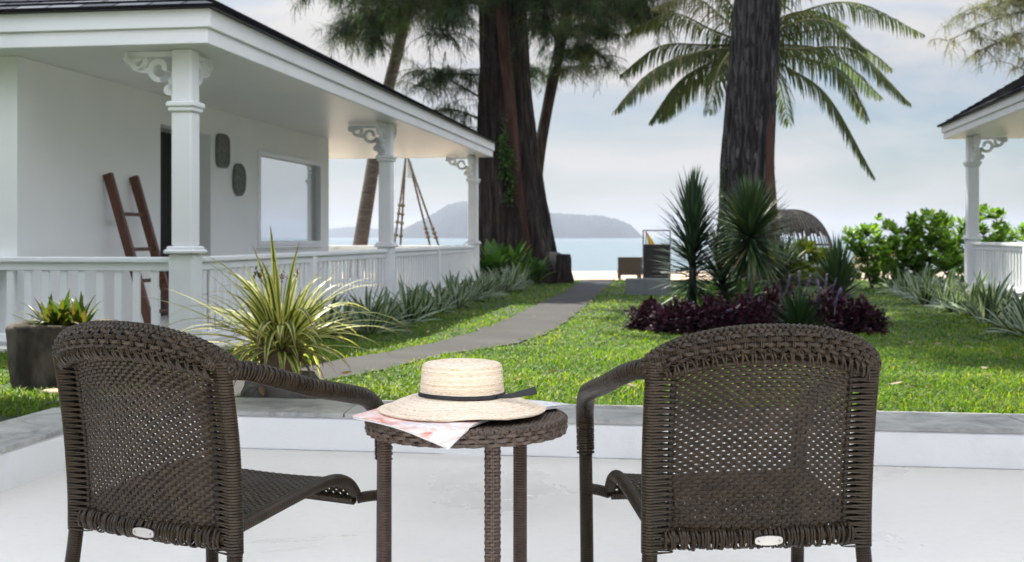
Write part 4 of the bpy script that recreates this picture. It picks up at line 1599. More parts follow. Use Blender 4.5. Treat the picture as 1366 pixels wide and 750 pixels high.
up_s, lo_s = hatsurf(rid * -1 + .0006, .0052), hatsurf(np.full(len(tt), -.0028), .0016)
if pr[200, 0] and nr[300, 0] < 0:
    pass
at = np.zeros((720, n, 3))
ringid = (tt / .0046).astype(int)
rv = np.random.default_rng(3).random(ringid.max() + 2)
at[..., 0] = rv[ringid][:, None]
mb = MB()
mb.grid(up_s, cv=True, att=at)
mb.build('crown_and_brim', MAT['straw'], hat, smooth=False)
mb = MB()
mb.grid(lo_s[:, ::-1], cv=True, att=at)
mb.grid(np.stack([lo_s[-1], up_s[-1]], 0), cv=True)
mb.build('lining', MAT['straw'], hat, smooth=True)
mb = MB()
rb_ = [(.0985, .0345), (.0998, .036), (.0985, .0445), (.0972, .0435)]
mb.grid(np.array([np.stack([r_ * np.cos(a), r_ * np.sin(a), z_ + .0012 * np.sin(a * 2)], 1) for r_, z_ in rb_]), cu=True, cv=True)
rib = mb.build('ribbon', MAT['ribbon'], hat, smooth=False)
mb = MB()
bw = spline([(.080, -.062, .040), (.098, -.070, .041), (.122, -.066, .044), (.148, -.060, .049), (.168, -.055, .053)], 20)
mb.strips(bw[None], np.tile((0.1, -1., .35), (1, 20, 1)) / 1.065, np.linspace(.007, .019, 20)[None], .0012)
bw = spline([(.078, -.064, .041), (.066, -.078, .039), (.052, -.086, .0385), (.046, -.089, .040)], 14)
mb.strips(bw[None], np.tile((.3, -.9, .3), (1, 14, 1)), .008, .0012)
mb.build('bow', MAT['ribbon'], hat)


# ------------------------------------------------------------------ plants near the terrace
def rosette(mb, n, L, wmax, el=(15, 85), droop=(20, 70), base=(0, 0, 0), npt=9, fold=.25, wprof=None, spread=.03, az=None, pw=1.5):
    az = rng.random(n) * 2 * np.pi if az is None else az
    q_ = rng.random(n)
    el0 = np.radians(el[0] + (el[1] - el[0]) * q_)
    ln = L[0] + (L[1] - L[0]) * rng.random(n)
    dr_ = np.radians(droop[0] + (droop[1] - droop[0]) * rng.random(n))
    b = np.asarray(base, float) + np.stack([np.cos(az), np.sin(az), 0 * az], 1) * (spread * rng.random(n))[:, None]
    P_, B_ = arcs(b, az, el0, ln, dr_, npt, pw)
    t_ = np.linspace(0, 1, npt)
    wp = wmax * (np.clip(t_ * 5 + .45, 0, 1) * np.clip((1 - t_) * 2.2, 0, 1) ** .8) if wprof is None else wprof
    wv = wp[None] * (.75 + .5 * rng.random(n))[:, None]
    mb.leaves(P_, B_, wv, fold)


# variegated strap-leaf plant in its pot
d = 6.75
pc = PX(374, 470, d)
g0 = float(gz(d))
ped = MB()
n = 26
a = np.linspace(0, 2 * np.pi, n, endpoint=False)
jit = 1 + .10 * np.random.default_rng(2).standard_normal((6, n))
jit = (jit + np.roll(jit, 1, 1) + np.roll(jit, -1, 1)) / 3
sq = 1 / np.maximum(np.abs(np.cos(a)), np.abs(np.sin(a))) ** .7
rings = [(.205, 0), (.212, .04), (.20, .10), (.195, .135), (.17, .155), (.01, .155)]
ped.grid(np.array([np.stack([r_ * sq * jit[k_] * np.cos(a), .8 * r_ * sq * jit[k_] * np.sin(a), np.full(n, z_)], 1) for k_, (r_, z_) in enumerate(rings)]), cv=True)
po = ped.build('stone_block', MAT['rock'], smooth=False)
po.location = (pc[0], d, g0 - .005)
tag(po, 'rough brown stone block under the terracotta pot behind the low wall', 'stone')
pot = thing('flower_pot', 'weathered terracotta pot standing on the rough stone block', 'pot', (pc[0] + .0, d, g0 + .15), 0)
mb = MB()
n = 40
a = np.linspace(0, 2 * np.pi, n, endpoint=False)
pp_ = [(.0, .0), (.085, .0), (.10, .03), (.125, .10), (.133, .108), (.138, .112), (.138, .142), (.128, .143), (.122, .125), (.01, .118)]
mb.grid(np.array([np.stack([r_ * np.cos(a), r_ * np.sin(a), np.full(n, z_)], 1) for r_, z_ in pp_]), cv=True)
mb.build('pot_body', MAT['terracotta'], pot, smooth=True)
mb = MB()
mb.grid(np.array([np.stack([r_ * np.cos(a), r_ * np.sin(a), np.full(n, z_)], 1) for r_, z_ in ((.121, .126), (.06, .136), (.005, .138))]), cv=True)
mb.build('potting_soil', MAT['soil'], pot)
pg = thing('strap_leaf_plant', 'large cream edged strap leaved plant in the terracotta pot', 'plant', (pc[0], d, g0 + .275), 0)
pg.scale = (.96, .96, 1.0)
mb = MB()
rosette(mb, 130, (.36, .86), .0185, (8, 80), (20, 105), npt=11, spread=.07)
rosette(mb, 36, (.24, .40), .021, (-5, 30), (50, 110), npt=10, spread=.09)
rosette(mb, 50, (.22, .45), .018, (30, 88), (10, 60), npt=9, spread=.07)
# the few long leaves that stand out
az = np.radians([250, 225, 290, 318, 300, 270, 200, 335, 190, 262])
Pq, Bq = arcs(np.tile((0, 0, .02), (10, 1)), az, np.radians([84, 62, 50, 55, 62, 46, 40, 40, 30, 62]), np.array([.70, .5, .62, .78, .66, .58, .62, .8, .66, .55]), np.radians([8, 30, 120, 110, 120, 150, 40, 70, 60, 160]), 14, 1.3)
t_ = np.linspace(0, 1, 14)
mb.leaves(Pq, Bq, (.026 * np.clip(t_ * 5 + .45, 0, 1) * np.clip((1 - t_) * 2.2, 0, 1) ** .8)[None], .2, var=rng.random(10) * .6)
mb.build('foliage', MAT['pandan'], pg)
mb = MB()
rosette(mb, 26, (.28, .50), .008, (-10, 40), (60, 130), npt=8, spread=.08)
mb.build('dry_leaves', MAT['drygreen'], pg)
mb = MB()
for k_ in range(7):
    az_ = rng.random() * 6.28
    q_ = spline([(0, 0, .1), (.05 * math.cos(az_), .05 * math.sin(az_), .28), (.12 * math.cos(az_), .12 * math.sin(az_), .42)], 8)
    mb.tube(q_, .0022, 5)
    cl = q_[-1] + rng.normal(0, .018, (14, 3))
    P_, B_ = arcs(cl, rng.random(14) * 6.28, rng.random(14) * 1.2, np.full(14, .028), np.full(14, .6), 3)
    mb.leaves(P_, B_, np.array((.003, .006, .001)), 0)
mb.build('dry_flower_stalk', MAT['drygreen'], pg)

# square-ish old stone planter at the left with a bromeliad
d = 7.45
pc = PX(76, 520, d)
g0 = float(gz(d))
pl2 = thing('stone_planter', 'dark weathered stone planter on the grass at the left', 'planter', (pc[0], d + .12, g0 - .01), -A)
mb = MB()
n = 48
a = np.linspace(0, 2 * np.pi, n, endpoint=False)
sq = 1.05 / (np.abs(np.cos(a)) ** 2.3 + np.abs(np.sin(a)) ** 2.3) ** (1 / 2.3)
jit = 1 + .012 * np.random.default_rng(5).standard_normal((9, n))
rings = [(.27, 0), (.29, .04), (.305, .15), (.303, .28), (.305, .36), (.31, .385), (.30, .405), (.255, .40), (.245, .34)]
mb.grid(np.array([np.stack([r_ * sq * jit[k_] * np.cos(a), r_ * sq * jit[k_] * np.sin(a), np.full(n, z_) + .006 * np.sin(a * 3 + k_)], 1) for k_, (r_, z_) in enumerate(rings)]), cv=True)
mb.build('planter_body', MAT['stonepot'], pl2, smooth=True)
mb = MB()
mb.grid(np.array([np.stack([r_ * sq * np.cos(a), r_ * sq * np.sin(a), np.full(n, z_)], 1) for r_, z_ in ((.25, .35), (.15, .375), (.01, .38))]), cv=True)
mb.build('potting_soil', MAT['soil'], pl2)
bro = thing('bromeliad', 'reddish green bromeliad growing in the dark stone planter', 'plant', (pc[0], d + .05, g0 + .36), 0)
mb = MB()
for bx, by in ((0, 0), (.09, .03), (-.08, .05), (.03, -.08), (-.05, -.05), (.14, -.02)):
    rosette(mb, 26, (.15, .28), .017, (15, 85), (15, 70), base=(bx, by, 0), npt=8, spread=.02)
mb.build('foliage', MAT['bromred'], bro)
mb = MB()
mb.grid(np.array([np.stack([r_ * np.cos(a) * (1 + .15 * np.sin(a * 3)), .7 * r_ * np.sin(a), np.full(n, z_)], 1) for r_, z_ in ((.10, 0), (.10, .02), (.085, .026), (.01, .027))]), cv=True)
st = mb.build('stepping_stone', MAT['sand'])
sp_ = PX(62, 527, 6.75)
st.location = (sp_[0], 6.95, float(gz(6.9)) + .01)
tag(st, 'small pale flat stone lying in the grass before the dark planter', 'stone')

# rows of silvery striped plants along both cottages
protos = []
for k_ in range(4):
    mb = MB()
    rosette(mb, 27, (.34, .58), .031, (15, 85), (15, 65), npt=8, spread=.05, fold=.3)
    o = mb.build('striped_plant', MAT['brom'])
    protos.append(o)
ordn = ['first', 'second', 'third', 'fourth', 'fifth', 'sixth', 'seventh', 'eighth', 'ninth', 'tenth', 'eleventh', 'twelfth', 'thirteenth', 'fourteenth', 'fifteenth', 'sixteenth', 'seventeenth', 'eighteenth', 'nineteenth', 'twentieth', 'twenty-first', 'twenty-second', 'twenty-third', 'twenty-fourth', 'twenty-fifth', 'twenty-sixth', 'twenty-seventh', 'twenty-eighth', 'twenty-ninth', 'thirtieth', 'thirty-first', 'thirty-second', 'thirty-third', 'thirty-fourth']
used = [False] * 4


def place_striped(u, v, label, group, s):
    k_ = rng.integers(4)
    o = protos[k_] if not used[k_] else protos[k_].copy()
    if used[k_]:
        COL.objects.link(o)
    used[k_] = True
    X, Y = W(u, v)
    o.location = (X, Y, float(gz(Y)) - .01)
    o.rotation_euler = (rng.normal(0, .08), rng.normal(0, .08), rng.random() * 6.28)
    o.scale = (s, s, s * (.9 + .25 * rng.random()))
    tag(o, label, 'plant', group)


uu = np.linspace(12.2, 27.0, 33)
for i, u in enumerate(uu):
    gap = u < 13.1
    place_striped(u, -3.72 + (.20 if i % 2 else -.10) + rng.normal(0, .05), f'silvery spiky plant, {ordn[i]} from the near end of the left cottage row', 'striped plants along the left cottage', .92 + .25 * rng.random())
uu = np.linspace(12.6, 23.6, 27)
for i, u in enumerate(uu):
    place_striped(u, 3.75 + .25 * (u - 12) / 12 + (.18 if i % 2 else -.18) + rng.normal(0, .05), f'silvery spiky plant, {ordn[i]} from the near end of the right cottage row', 'striped plants along the right cottage', .95 + .3 * rng.random())


# ------------------------------------------------------------------ planting bed plants
def clump_leaves(mb, n, rad, leaf, wid, shell=.55, up=.5, lobes=None, flat=1.0, npt=4):
    """many small leaves spread through a lumpy volume"""
    d_ = rng.normal(0, 1, (n, 3))
    d_[:, 2] = np.abs(d_[:, 2]) * flat
    d_ /= np.linalg.norm(d_, axis=1, keepdims=True)
    rr = (shell + (1 - shell) * rng.random(n) ** .7)
    lump = 1 + .16 * np.sin(d_[:, 0] * 7 + 1) * np.cos(d_[:, 1] * 6) + .12 * np.sin(d_[:, 2] * 9 + d_[:, 0] * 5)
    c = d_ * (rr * lump)[:, None] * np.asarray(rad)
    az = np.arctan2(d_[:, 1], d_[:, 0]) + rng.normal(0, .8, n)
    el = np.clip(np.arcsin(d_[:, 2]) * .6 + rng.normal(up * .5, .5, n), -.8, 1.4)
    P_, B_ = arcs(c, az, el, leaf * (.6 + .8 * rng.random(n)), rng.random(n) * .9, npt)
    tw = rng.normal(0, .5, n)
    B_ = B_ + np.stack([0 * tw, 0 * tw, tw], 1)[:, None]
    t_ = np.linspace(0, 1, npt)
    wp = wid * np.sin(np.pi * np.clip(t_ * .9 + .1, 0, 1)) ** .8
    mb.leaves(P_, B_, wp[None] * (.7 + .6 * rng.random(n))[:, None], .15)


purp = [(868, 412, 13.6, .26, .30), (905, 425, 13.2, .33, .34), (952, 428, 13.1, .33, .38), (998, 425, 13.2, .34, .40), (1108, 418, 13.2, .38, .46), (1150, 425, 13.1, .27, .34), (1062, 412, 13.9, .34, .42), (1030, 405, 14.2, .30, .44)]
ptxt = ['at the left tip of the bed', 'second from the left tip of the bed', 'below the tall dark yucca', 'below the round headed yucca', 'with the densest flower spikes at the right', 'at the right tip of the bed', 'behind the small dark agave', 'in the middle of the bed, set back']
for (x_, y_, d_, r_, h_), tx in zip(purp, ptxt):
    mb = MB()
    clump_leaves(mb, 1500, (r_, r_ * .9, h_), .055, .017, shell=.45)
    o = mb.build('purple_shrub', MAT['purple'])
    X = (x_ - 683) / FPX * d_
    o.location = (X, d_, .0)
    tag(o, f'dark purple leafed low shrub {tx}', 'shrub', 'purple shrubs of the planting bed')

spk = [(880, 446, 405, 13.3, -.04), (921, 440, 404, 13.4, .05), (960, 455, 425, 12.95, .06), (975, 462, 412, 12.9, .10), (992, 440, 398, 13.3, .03), (1016, 440, 396, 13.6, .02), (1040, 435, 372, 13.9, -.02), (1052, 430, 366, 14.0, .03), (1066, 420, 362, 14.1, .0), (1078, 425, 368, 13.9, .05), (1092, 420, 372, 13.6, -.03), (1102, 425, 366, 13.5, .02), (1112, 425, 372, 13.4, .05), (1122, 430, 382, 13.2, .0), (1092, 450, 384, 13.1, .03), (1118, 445, 386, 12.95, .04)]
for i, (x_, y0_, y1_, d_, ln_) in enumerate(spk):
    mb = MB()
    X = (x_ - 683) / FPX * d_
    zt = EYE - (y1_ - HOR) / FPX * d_
    L = zt - .2
    q_ = spline([(-ln_, 0, 0), (-ln_ * .5, .01, L * .5), (ln_ * .6, 0, L)], 12)
    mb.tube(q_, .004, 5)
    n = 90
    f = .35 + .65 * rng.random(n)
    c = np.stack([np.interp(f, np.linspace(0, 1, 12), q_[:, k_]) for k_ in range(3)], 1)
    P_, B_ = arcs(c, rng.random(n) * 6.28, rng.random(n) * 1.2, .018 + .014 * (1 - f), np.full(n, .5), 3)
    mb.leaves(P_, B_, np.array((.008, .014, .004)), 0)
    o = mb.build('flower_spike', MAT['spike'])
    o.location = (X, d_, .2)
    tag(o, f'pale lilac flower spike rising from the purple shrubs, {ordn[i]} from the left of the bed', 'flower', 'lilac flower spikes in the planting bed')


def yucca(name, label, x, d, z0, z1, n, L, wmax, material, trunk_r=.05, el=(-50, 88), gap=0.0, cat='plant'):
    t0 = thing(name, label, cat, ((x - 683) / FPX * d, d, 0), 0)
    mb = MB()
    mb.tube(spline([(0, 0, 0), (.01, 0, z0 * .6), (0, 0, z0), (0, 0, z1)], 16), np.linspace(trunk_r, trunk_r * .7, 16), 10)
    mb.build('trunk', MAT['palm_bark'], t0)
    mb = MB()
    f = rng.random(n)
    az = rng.random(n) * 6.283
    elv = np.radians(el[0] + (el[1] - el[0]) * f ** .8 + rng.normal(0, 9, n))
    b = np.stack([.02 * np.cos(az), .02 * np.sin(az), z0 + (z1 - z0) * f], 1)
    ln = L[0] + (L[1] - L[0]) * rng.random(n)
    P_, B_ = arcs(b, az, elv, ln, np.radians(rng.random(n) * 22), 5)
    t_ = np.linspace(0, 1, 5)
    wp = wmax * np.clip(t_ * 4 + .5, 0, 1) * (1 - t_ ** 2.2)
    mb.leaves(P_, B_, wp[None] * (.8 + .4 * rng.random(n))[:, None], .3)
    mb.build('foliage', material, t0)
    return t0


yucca('yucca', 'tall dark spiky yucca at the left of the planting bed', 924, 14.0, .42, 1.36, 420, (.42, .60), .019, MAT['yucca'], el=(-30, 84))
yucca('yucca', 'round headed green yucca on a bare stem in front of the big trunk', 1001, 13.7, .95, 1.20, 420, (.48, .66), .021, MAT['yucca2'], el=(-65, 84))
yucca('yucca', 'low dark yucca between the tall and the round headed one', 965, 14.3, .30, .80, 260, (.42, .60), .018, MAT['yucca'], el=(-20, 84))
yucca('yucca', 'bushy blue green yucca at the right of the bed below the dome seat', 1116, 14.3, .26, .62, 220, (.36, .56), .019, MAT['yucca2'], el=(5, 86))
yucca('yucca', 'pale green drooping yucca in the middle of the bed behind the shrubs', 1042, 14.6, .40, .76, 160, (.32, .48), .020, MAT['yucca2'], el=(-40, 70))
yucca('agave', 'small dark green agave at the front of the planting bed', 1066, 12.95, .04, .14, 170, (.30, .46), .017, MAT['agave'], el=(5, 88), trunk_r=.03)
mb = MB()
for k_ in range(5):
    clump_leaves(mb, 110, (.16, .16, .14), .10, .034, shell=.2)
    q_ = np.array(((.0, .0, .62), (.22, .05, .72), (-.2, .1, .55), (.42, .0, .60), (.10, -.1, .45)))[k_]
    mb.V[-1] += q_
mb.tube(spline([(0, 0, 0), (.03, 0, .3), (.1, 0, .7)], 8), .018, 6)
o = mb.build('lime_shrub', MAT['lime'])
o.location = ((1052 - 683) / FPX * 15, 15.0, .12)
tag(o, 'yellow green leafy shrub in the bed before the wicker dome', 'shrub')
mb = MB()
clump_leaves(mb, 700, (.7, .35, .42), .14, .03, shell=.2)
o = mb.build('green_shrub', MAT['fern'])
o.location = ((975 - 683) / FPX * 14.9, 14.9, .05)
tag(o, 'dark green leafy filler shrub at the foot of the big grey trunk', 'shrub')

# shrubs at the beach edge, right
for x_, d_, rad, zc_, n, tx in ((1163, 24.5, (.62, .5, .72), .42, 700, 'with sparse twigs, left of the beach shrubs'), (1232, 23, (.85, .7, .80), .48, 1500, 'tallest and densest of the beach shrubs'), (1303, 25.5, (.85, .7, 1.0), .45, 1200, 'bright green behind the right cottage column'), (1362, 27.5, (1.0, .7, .75), .4, 900, 'seen over the right cottage railing')):
    t0 = thing('beach_shrub', f'broad leaved green shrub {tx}', 'shrub', ((x_ - 683) / FPX * d_, d_, 0), 0, 'green shrubs at the edge of the beach')
    mb = MB()
    for k_ in range(9):
        az_, rr = rng.random() * 6.28, .3 + .65 * rng.random()
        e = np.array((math.cos(az_) * rad[0] * rr, math.sin(az_) * rad[1] * rr, zc_ + rad[2] * (.3 + .6 * rng.random())))
        mb.tube(spline([(0, 0, 0), e * (.4, .4, .55), e], 8), np.linspace(.02, .006, 8), 5)
    mb.build('stems', MAT['bark_grey'], t0)
    mb = MB()
    nc = n // 6
    d2 = rng.normal(0, 1, (nc, 3))
    d2 /= np.linalg.norm(d2, axis=1, keepdims=True)
    cpos = d2 * (.35 + .65 * rng.random(nc) ** .5)[:, None] * np.array(rad) * (1 + .15 * np.sin(d2[:, :1] * 5)) + np.array((0, 0, zc_ + .25))
    cpos[:, 2] = np.maximum(cpos[:, 2], .08)
    for c in cpos:
        rosette(mb, 13, (.11, .20), .030, (-10, 75), (0, 40), base=c, npt=5, fold=.1, spread=.03, wprof=.037 * np.array((.25, .6, .95, 1, .25)))
    mb.build('foliage', MAT['bush'], t0)

# bird's nest ferns by the big trunk
for x_, d_, s_, tx in ((600, 25.6, 1.1, 'behind the end of the cottage railing'), (658, 25.6, 1.25, 'beside the cottage corner column, brightest'), (682, 26.2, 1.0, 'against the middle of the big trunk'), (700, 25.9, .95, 'at the right foot of the big trunk'), (716, 26.3, .8, 'lowest, beside the dark stump')):
    mb = MB()
    rosette(mb, 26, (.5, .85), .07, (35, 85), (15, 60), npt=8, spread=.06, fold=.15, wprof=.075 * np.array((.3, .55, .8, 1, 1, .85, .55, .1)))
    o = mb.build('fern', MAT['fern'])
    o.location = ((x_ - 683) / FPX * d_, d_, .25 if x_ < 690 else .05)
    o.scale = (s_,) * 3
    tag(o, f'broad leaved green fern {tx}', 'fern', 'ferns round the big trunk')


# ------------------------------------------------------------------ trees
def vnoise(r3, n, k, fy, fx):          # periodic across, interpolated value noise
    g = r3.random((fy + 2, fx))
    y = np.linspace(0, fy, n)
    x = np.arange(k) / k * fx
    yi, xi = y.astype(int), x.astype(int)
    yf, xf = (y - yi)[:, None], (x - xi)[None]
    yf, xf = yf * yf * (3 - 2 * yf), xf * xf * (3 - 2 * xf)
    a_, b_ = g[yi][:, xi % fx], g[yi][:, (xi + 1) % fx]
    c_, d_ = g[yi + 1][:, xi % fx], g[yi + 1][:, (xi + 1) % fx]
    return (a_ * (1 - xf) + b_ * xf) * (1 - yf) + (c_ * (1 - xf) + d_ * xf) * yf - .5


def trunk_bm(P, r, lobes=7, k=56, n=70, amp=.07, flare=None, seed=0):
    r3 = np.random.default_rng(seed)
    q_ = spline(P, n)
    rr = np.interp(np.linspace(0, 1, n), np.linspace(0, 1, len(r)), r)
    T, N, B = frames(q_)
    a_ = np.linspace(0, 2 * np.pi, k, endpoint=False)
    s_ = np.linspace(0, 1, n)[:, None]
    ph = r3.random(6) * 6.28
    m_ = 1 + amp * (np.cos(lobes * a_ + ph[0] + 1.5 * np.sin(s_ * 5 + ph[1])) * .6 + .5 * np.cos((lobes * 2 + 1) * a_ + ph[2] + 2 * s_) + .35 * np.cos((lobes * 3 + 2) * a_ + ph[3] + 3 * np.sin(s_ * 8)))
    if k > 40:
        fis = np.abs(vnoise(r3, n, k, 14, 26)) ** .6 * .09 + np.abs(vnoise(r3, n, k, 30, 48)) ** .7 * .05 + vnoise(r3, n, k, 70, 70) * .02
        m_ = m_ + (fis - .06) * min(1.0, amp / .06)
    m_ = m_ + r3.normal(0, amp * .06, (n, k))
    if flare is not None:
        f = np.interp(q_[:, 2], (0, flare[0]), (1, 0))[:, None] ** 1.6
        m_ = m_ * (1 + f * flare[1] * (.65 + .5 * np.cos(5 * a_ + ph[4])))
    Q = q_[:, None] + (N[:, None] * np.cos(a_)[None, :, None] + B[:, None] * np.sin(a_)[None, :, None]) * (rr[:, None] * m_)[..., None]
    b = MB()
    b.grid(Q, cv=True)
    return b


def needles(mb, P_branch, n_tw, tw_len, n_need, need_len, w, spread=1.0, hang=1.2, start=.15, wtip=.35):
    """casuarina foliage: twigs off a branch, each a brush of thin hanging needles"""
    m = len(P_branch)
    f = start + (1 - start) * rng.random(n_tw)
    c = np.stack([np.interp(f, np.linspace(0, 1, m), P_branch[:, k]) for k in range(3)], 1)
    az = rng.random(n_tw) * 6.283
    P1, _ = arcs(c, az, rng.normal(.15, .35, n_tw), tw_len * (.5 + .8 * rng.random(n_tw)), hang * (.5 + .8 * rng.random(n_tw)), 7, 1.2)
    tf = rng.random((n_tw, n_need)) * 6
    i0 = np.clip(tf.astype(int), 0, 5)
    fr = (tf - i0)[..., None]
    I = np.arange(n_tw)[:, None]
    base = P1[I, i0] * (1 - fr) + P1[I, i0 + 1] * fr
    base = base.reshape(-1, 3)
    S = len(base)
    az2 = np.repeat(az, n_need) + rng.normal(0, 1.1 * spread, S)
    P2, B2 = arcs(base, az2, rng.normal(-.25, .5, S), need_len * (.6 + .7 * rng.random(S)), .9 * rng.random(S) + .3, 4, 1.0)
    tw = np.repeat(rng.random(n_tw), n_need) * .7 + .3 * rng.random(S)
    mb.thin(P2, B2, np.array((1, 1, .8, wtip))[None] * w, var=tw)
    return P1


def branch(mb, a, b, r0, r1, sag=.3, n=12):
    a, b = np.asarray(a, float), np.asarray(b, float)
    mid = (a + b) / 2 + np.array((0, 0, sag))
    q_ = spline([a, mid, b], n)
    mb.tube(q_, np.linspace(r0, r1, n), 7)
    return q_


def casuarina(name, label, P, r, bark, boughs, crown=None, flare=None, lobes=7, amp=.07, seed=0, extra=None, needmat='needles', k=56):
    t0 = thing(name, label, 'tree', (P[0][0], P[0][1], 0), 0, )
    o0 = np.array((P[0][0], P[0][1], 0.))
    P = [np.asarray(p, float) - o0 for p in P]
    trunk_bm(P, r, lobes=lobes, amp=amp, flare=flare, seed=seed, k=k * (3 if k > 40 else 1), n=220 if k > 40 else 70).build('trunk', MAT[bark], t0, smooth=True)
    tw, fo = MB(), MB()
    for (bx, ex, sag, ntw, twl, nn, nl, w_) in boughs:
        q_ = branch(tw, np.asarray(bx) - o0, np.asarray(ex) - o0, .028, .008, sag)
        P1 = needles(fo, q_, ntw, twl, nn, nl, w_)
        for p in P1[::2]:
            tw.tube(p, np.linspace(.010, .004, 7), 4, cap=False)
    if crown is not None:
        for (zc0, zc1, rad, nb, ntw, nn, w_) in crown:
            top = np.asarray(P)
            for b_ in range(nb):
                z_ = zc0 + (zc1 - zc0) * rng.random()
                ax = np.array([np.interp(z_, top[:, 2], top[:, k]) for k in range(3)])
                az_ = rng.random() * 6.283
                L = rad * (.45 + .65 * rng.random())
                e = ax + np.array((math.cos(az_) * L, math.sin(az_) * L, .5 + rng.random() * 1.5))
                q_ = branch(tw, ax, e, .09, .015, .3)
                needles(fo, q_, ntw, 1.0, nn, .55, w_)
    tw.build('boughs', MAT['bark_grey'], t0)
    fo.build('crown', MAT[needmat], t0)
    if extra:
        extra(t0, o0)
    return t0


# big dark trunk by the left cottage
D1 = 28.0


def big_extra(t0, o0):
    mb = MB()
    pts = [PX(x, y, D1 - .62) - o0 for x, y in ((705, 372), (699, 330), (690, 260), (684, 180), (678, 110), (672, 50), (668, 0), (664, -80))]
    trunk_bm(pts, [.24, .18, .15, .135, .13, .13, .125, .11], lobes=3, amp=.10, k=24, n=60, seed=9).build('buttress', MAT['bark_red'], t0, smooth=True)
    mb = MB()
    for x0_, y0_, x1_, y1_ in ((672, 165, 680, 275), (668, 180, 672, 240), (680, 200, 684, 262)):
        s_ = np.linspace(0, 1, 20)
        c = np.array([PX(x0_ + (x1_ - x0_) * f + 2 * math.sin(f * 12), y0_ + (y1_ - y0_) * f, D1 - .86) - o0 for f in s_])
        mb.tube(c, .008, 5)
        cc = np.repeat(c, 7, 0) + rng.normal(0, .05, (140, 3))
        P_, B_ = arcs(cc, rng.random(140) * 6.28, rng.normal(-.4, .5, 140), np.full(140, .09), np.full(140, .5), 3)
        mb.leaves(P_, B_, np.array((.012, .028, .005)), .1)
    mb.build('creeper', MAT['creeper'], t0)


b1 = [PX(692, 380, D1), PX(689, 330, D1), PX(681, 240, D1), PX(674.5, 120, D1), PX(671, 0, D1), PX(668, -200, D1), PX(675, -500, D1)]
b1[0][2] = -.05
boughs1 = [
    (PX(640, -20, D1), PX(585, 55, D1 - 2), .2, 50, .9, 52, .34, .011),
    (PX(640, -40, D1), PX(505, 20, D1 - 2), .3, 60, .9, 52, .34, .011),
    (PX(640, 100, D1), PX(548, 118, D1 - .5), .15, 34, .9, 60, .26, .010),
    (PX(640, 185, D1), PX(580, 168, D1 + .5), .1, 26, .8, 50, .24, .009),
    (PX(700, -30, D1), PX(740, 50, D1 - 2), .2, 40, .9, 80, .34, .012),
    (PX(640, 130, D1), PX(560, 95, D1 - 1), .1, 34, .9, 60, .26, .010),
    (PX(642, 160, D1), PX(570, 150, D1 + 1), .15, 30, .9, 50, .24, .009),
    (PX(640, -30, D1), PX(540, -20, D1 - 1.5), .2, 60, .9, 52, .34, .011),
    (PX(640, -40, D1), PX(600, 20, D1 - 3), .2, 46, .8, 90, .34, .012),
    (PX(640, -60, D1), PX(470, -10, D1 - 2.5), .3, 60, .9, 52, .34, .011),
    (PX(640, -80, D1), PX(410, -12, D1 - 3), .3, 46, .9, 80, .36, .013),
    (PX(700, -40, D1), PX(800, 30, D1 - 3), .3, 60, .9, 80, .34, .012),
    (PX(700, -50, D1), PX(760, 10, D1 - 1), .3, 50, .9, 80, .34, .012),
    (PX(700, -60, D1), PX(870, 0, D1 - 3), .4, 70, .9, 52, .34, .011),
]
casuarina('big_tree', 'massive dark trunked tree with a reddish buttress beside the left cottage', b1, [.92, .74, .57, .52, .50, .47, .36], 'bark', boughs1,
          crown=[(8.5, 14, 6.5, 38, 22, 26, .05)], flare=(1.1, .28), lobes=6, amp=.06, seed=4, extra=big_extra)

# grey trunk behind the planting bed
D2 = 16.2


def grey_extra(t0, o0):
    mb = MB()
    pts = [PX(x, y, D2 - .20) - o0 for x, y in ((1026, 330), (1023, 270), (1022, 190), (1024, 90))]
    trunk_bm(pts, [.14, .12, .09, .015], lobes=3, amp=.08, k=18, n=30, seed=12).build('buttress', MAT['bark_red'], t0, smooth=True)
    mb = MB()
    for x0_, y0_, x1_, y1_ in ((964, 300, 970, 190), (966, 310, 963, 230), (1029, 300, 1026, 180)):
        c = np.array([PX(x0_ + (x1_ - x0_) * f, y0_ + (y1_ - y0_) * f, D2 - .1) - o0 for f in np.linspace(0, 1, 16)])
        mb.tube(c, .005, 4)
        cc = np.repeat(c, 7, 0) + rng.normal(0, .025, (112, 3))
        P_, B_ = arcs(cc, rng.random(112) * 6.28, rng.normal(0, .6, 112), np.full(112, .035), np.full(112, .4), 3)
        mb.leaves(P_, B_, np.array((.006, .014, .003)), .1)
    mb.build('creeper', MAT['creeper'], t0)


b2 = [PX(996, 420, D2), PX(996, 330, D2), PX(997, 230, D2), PX(1003, 120, D2), PX(1010, 0, D2), PX(1018, -200, D2), PX(1010, -420, D2), PX(1000, -600, D2)]
b2[0][2] = -.05
casuarina('big_tree', 'grey trunked tree rising from the planting bed before the palm', b2, [.44, .365, .335, .30, .275, .25, .22, .12], 'bark_grey', [],
          crown=[(6.5, 10.5, 5.0, 26, 22, 26, .05)], flare=(.7, .25), lobes=8, amp=.045, seed=11, extra=grey_extra, k=64)

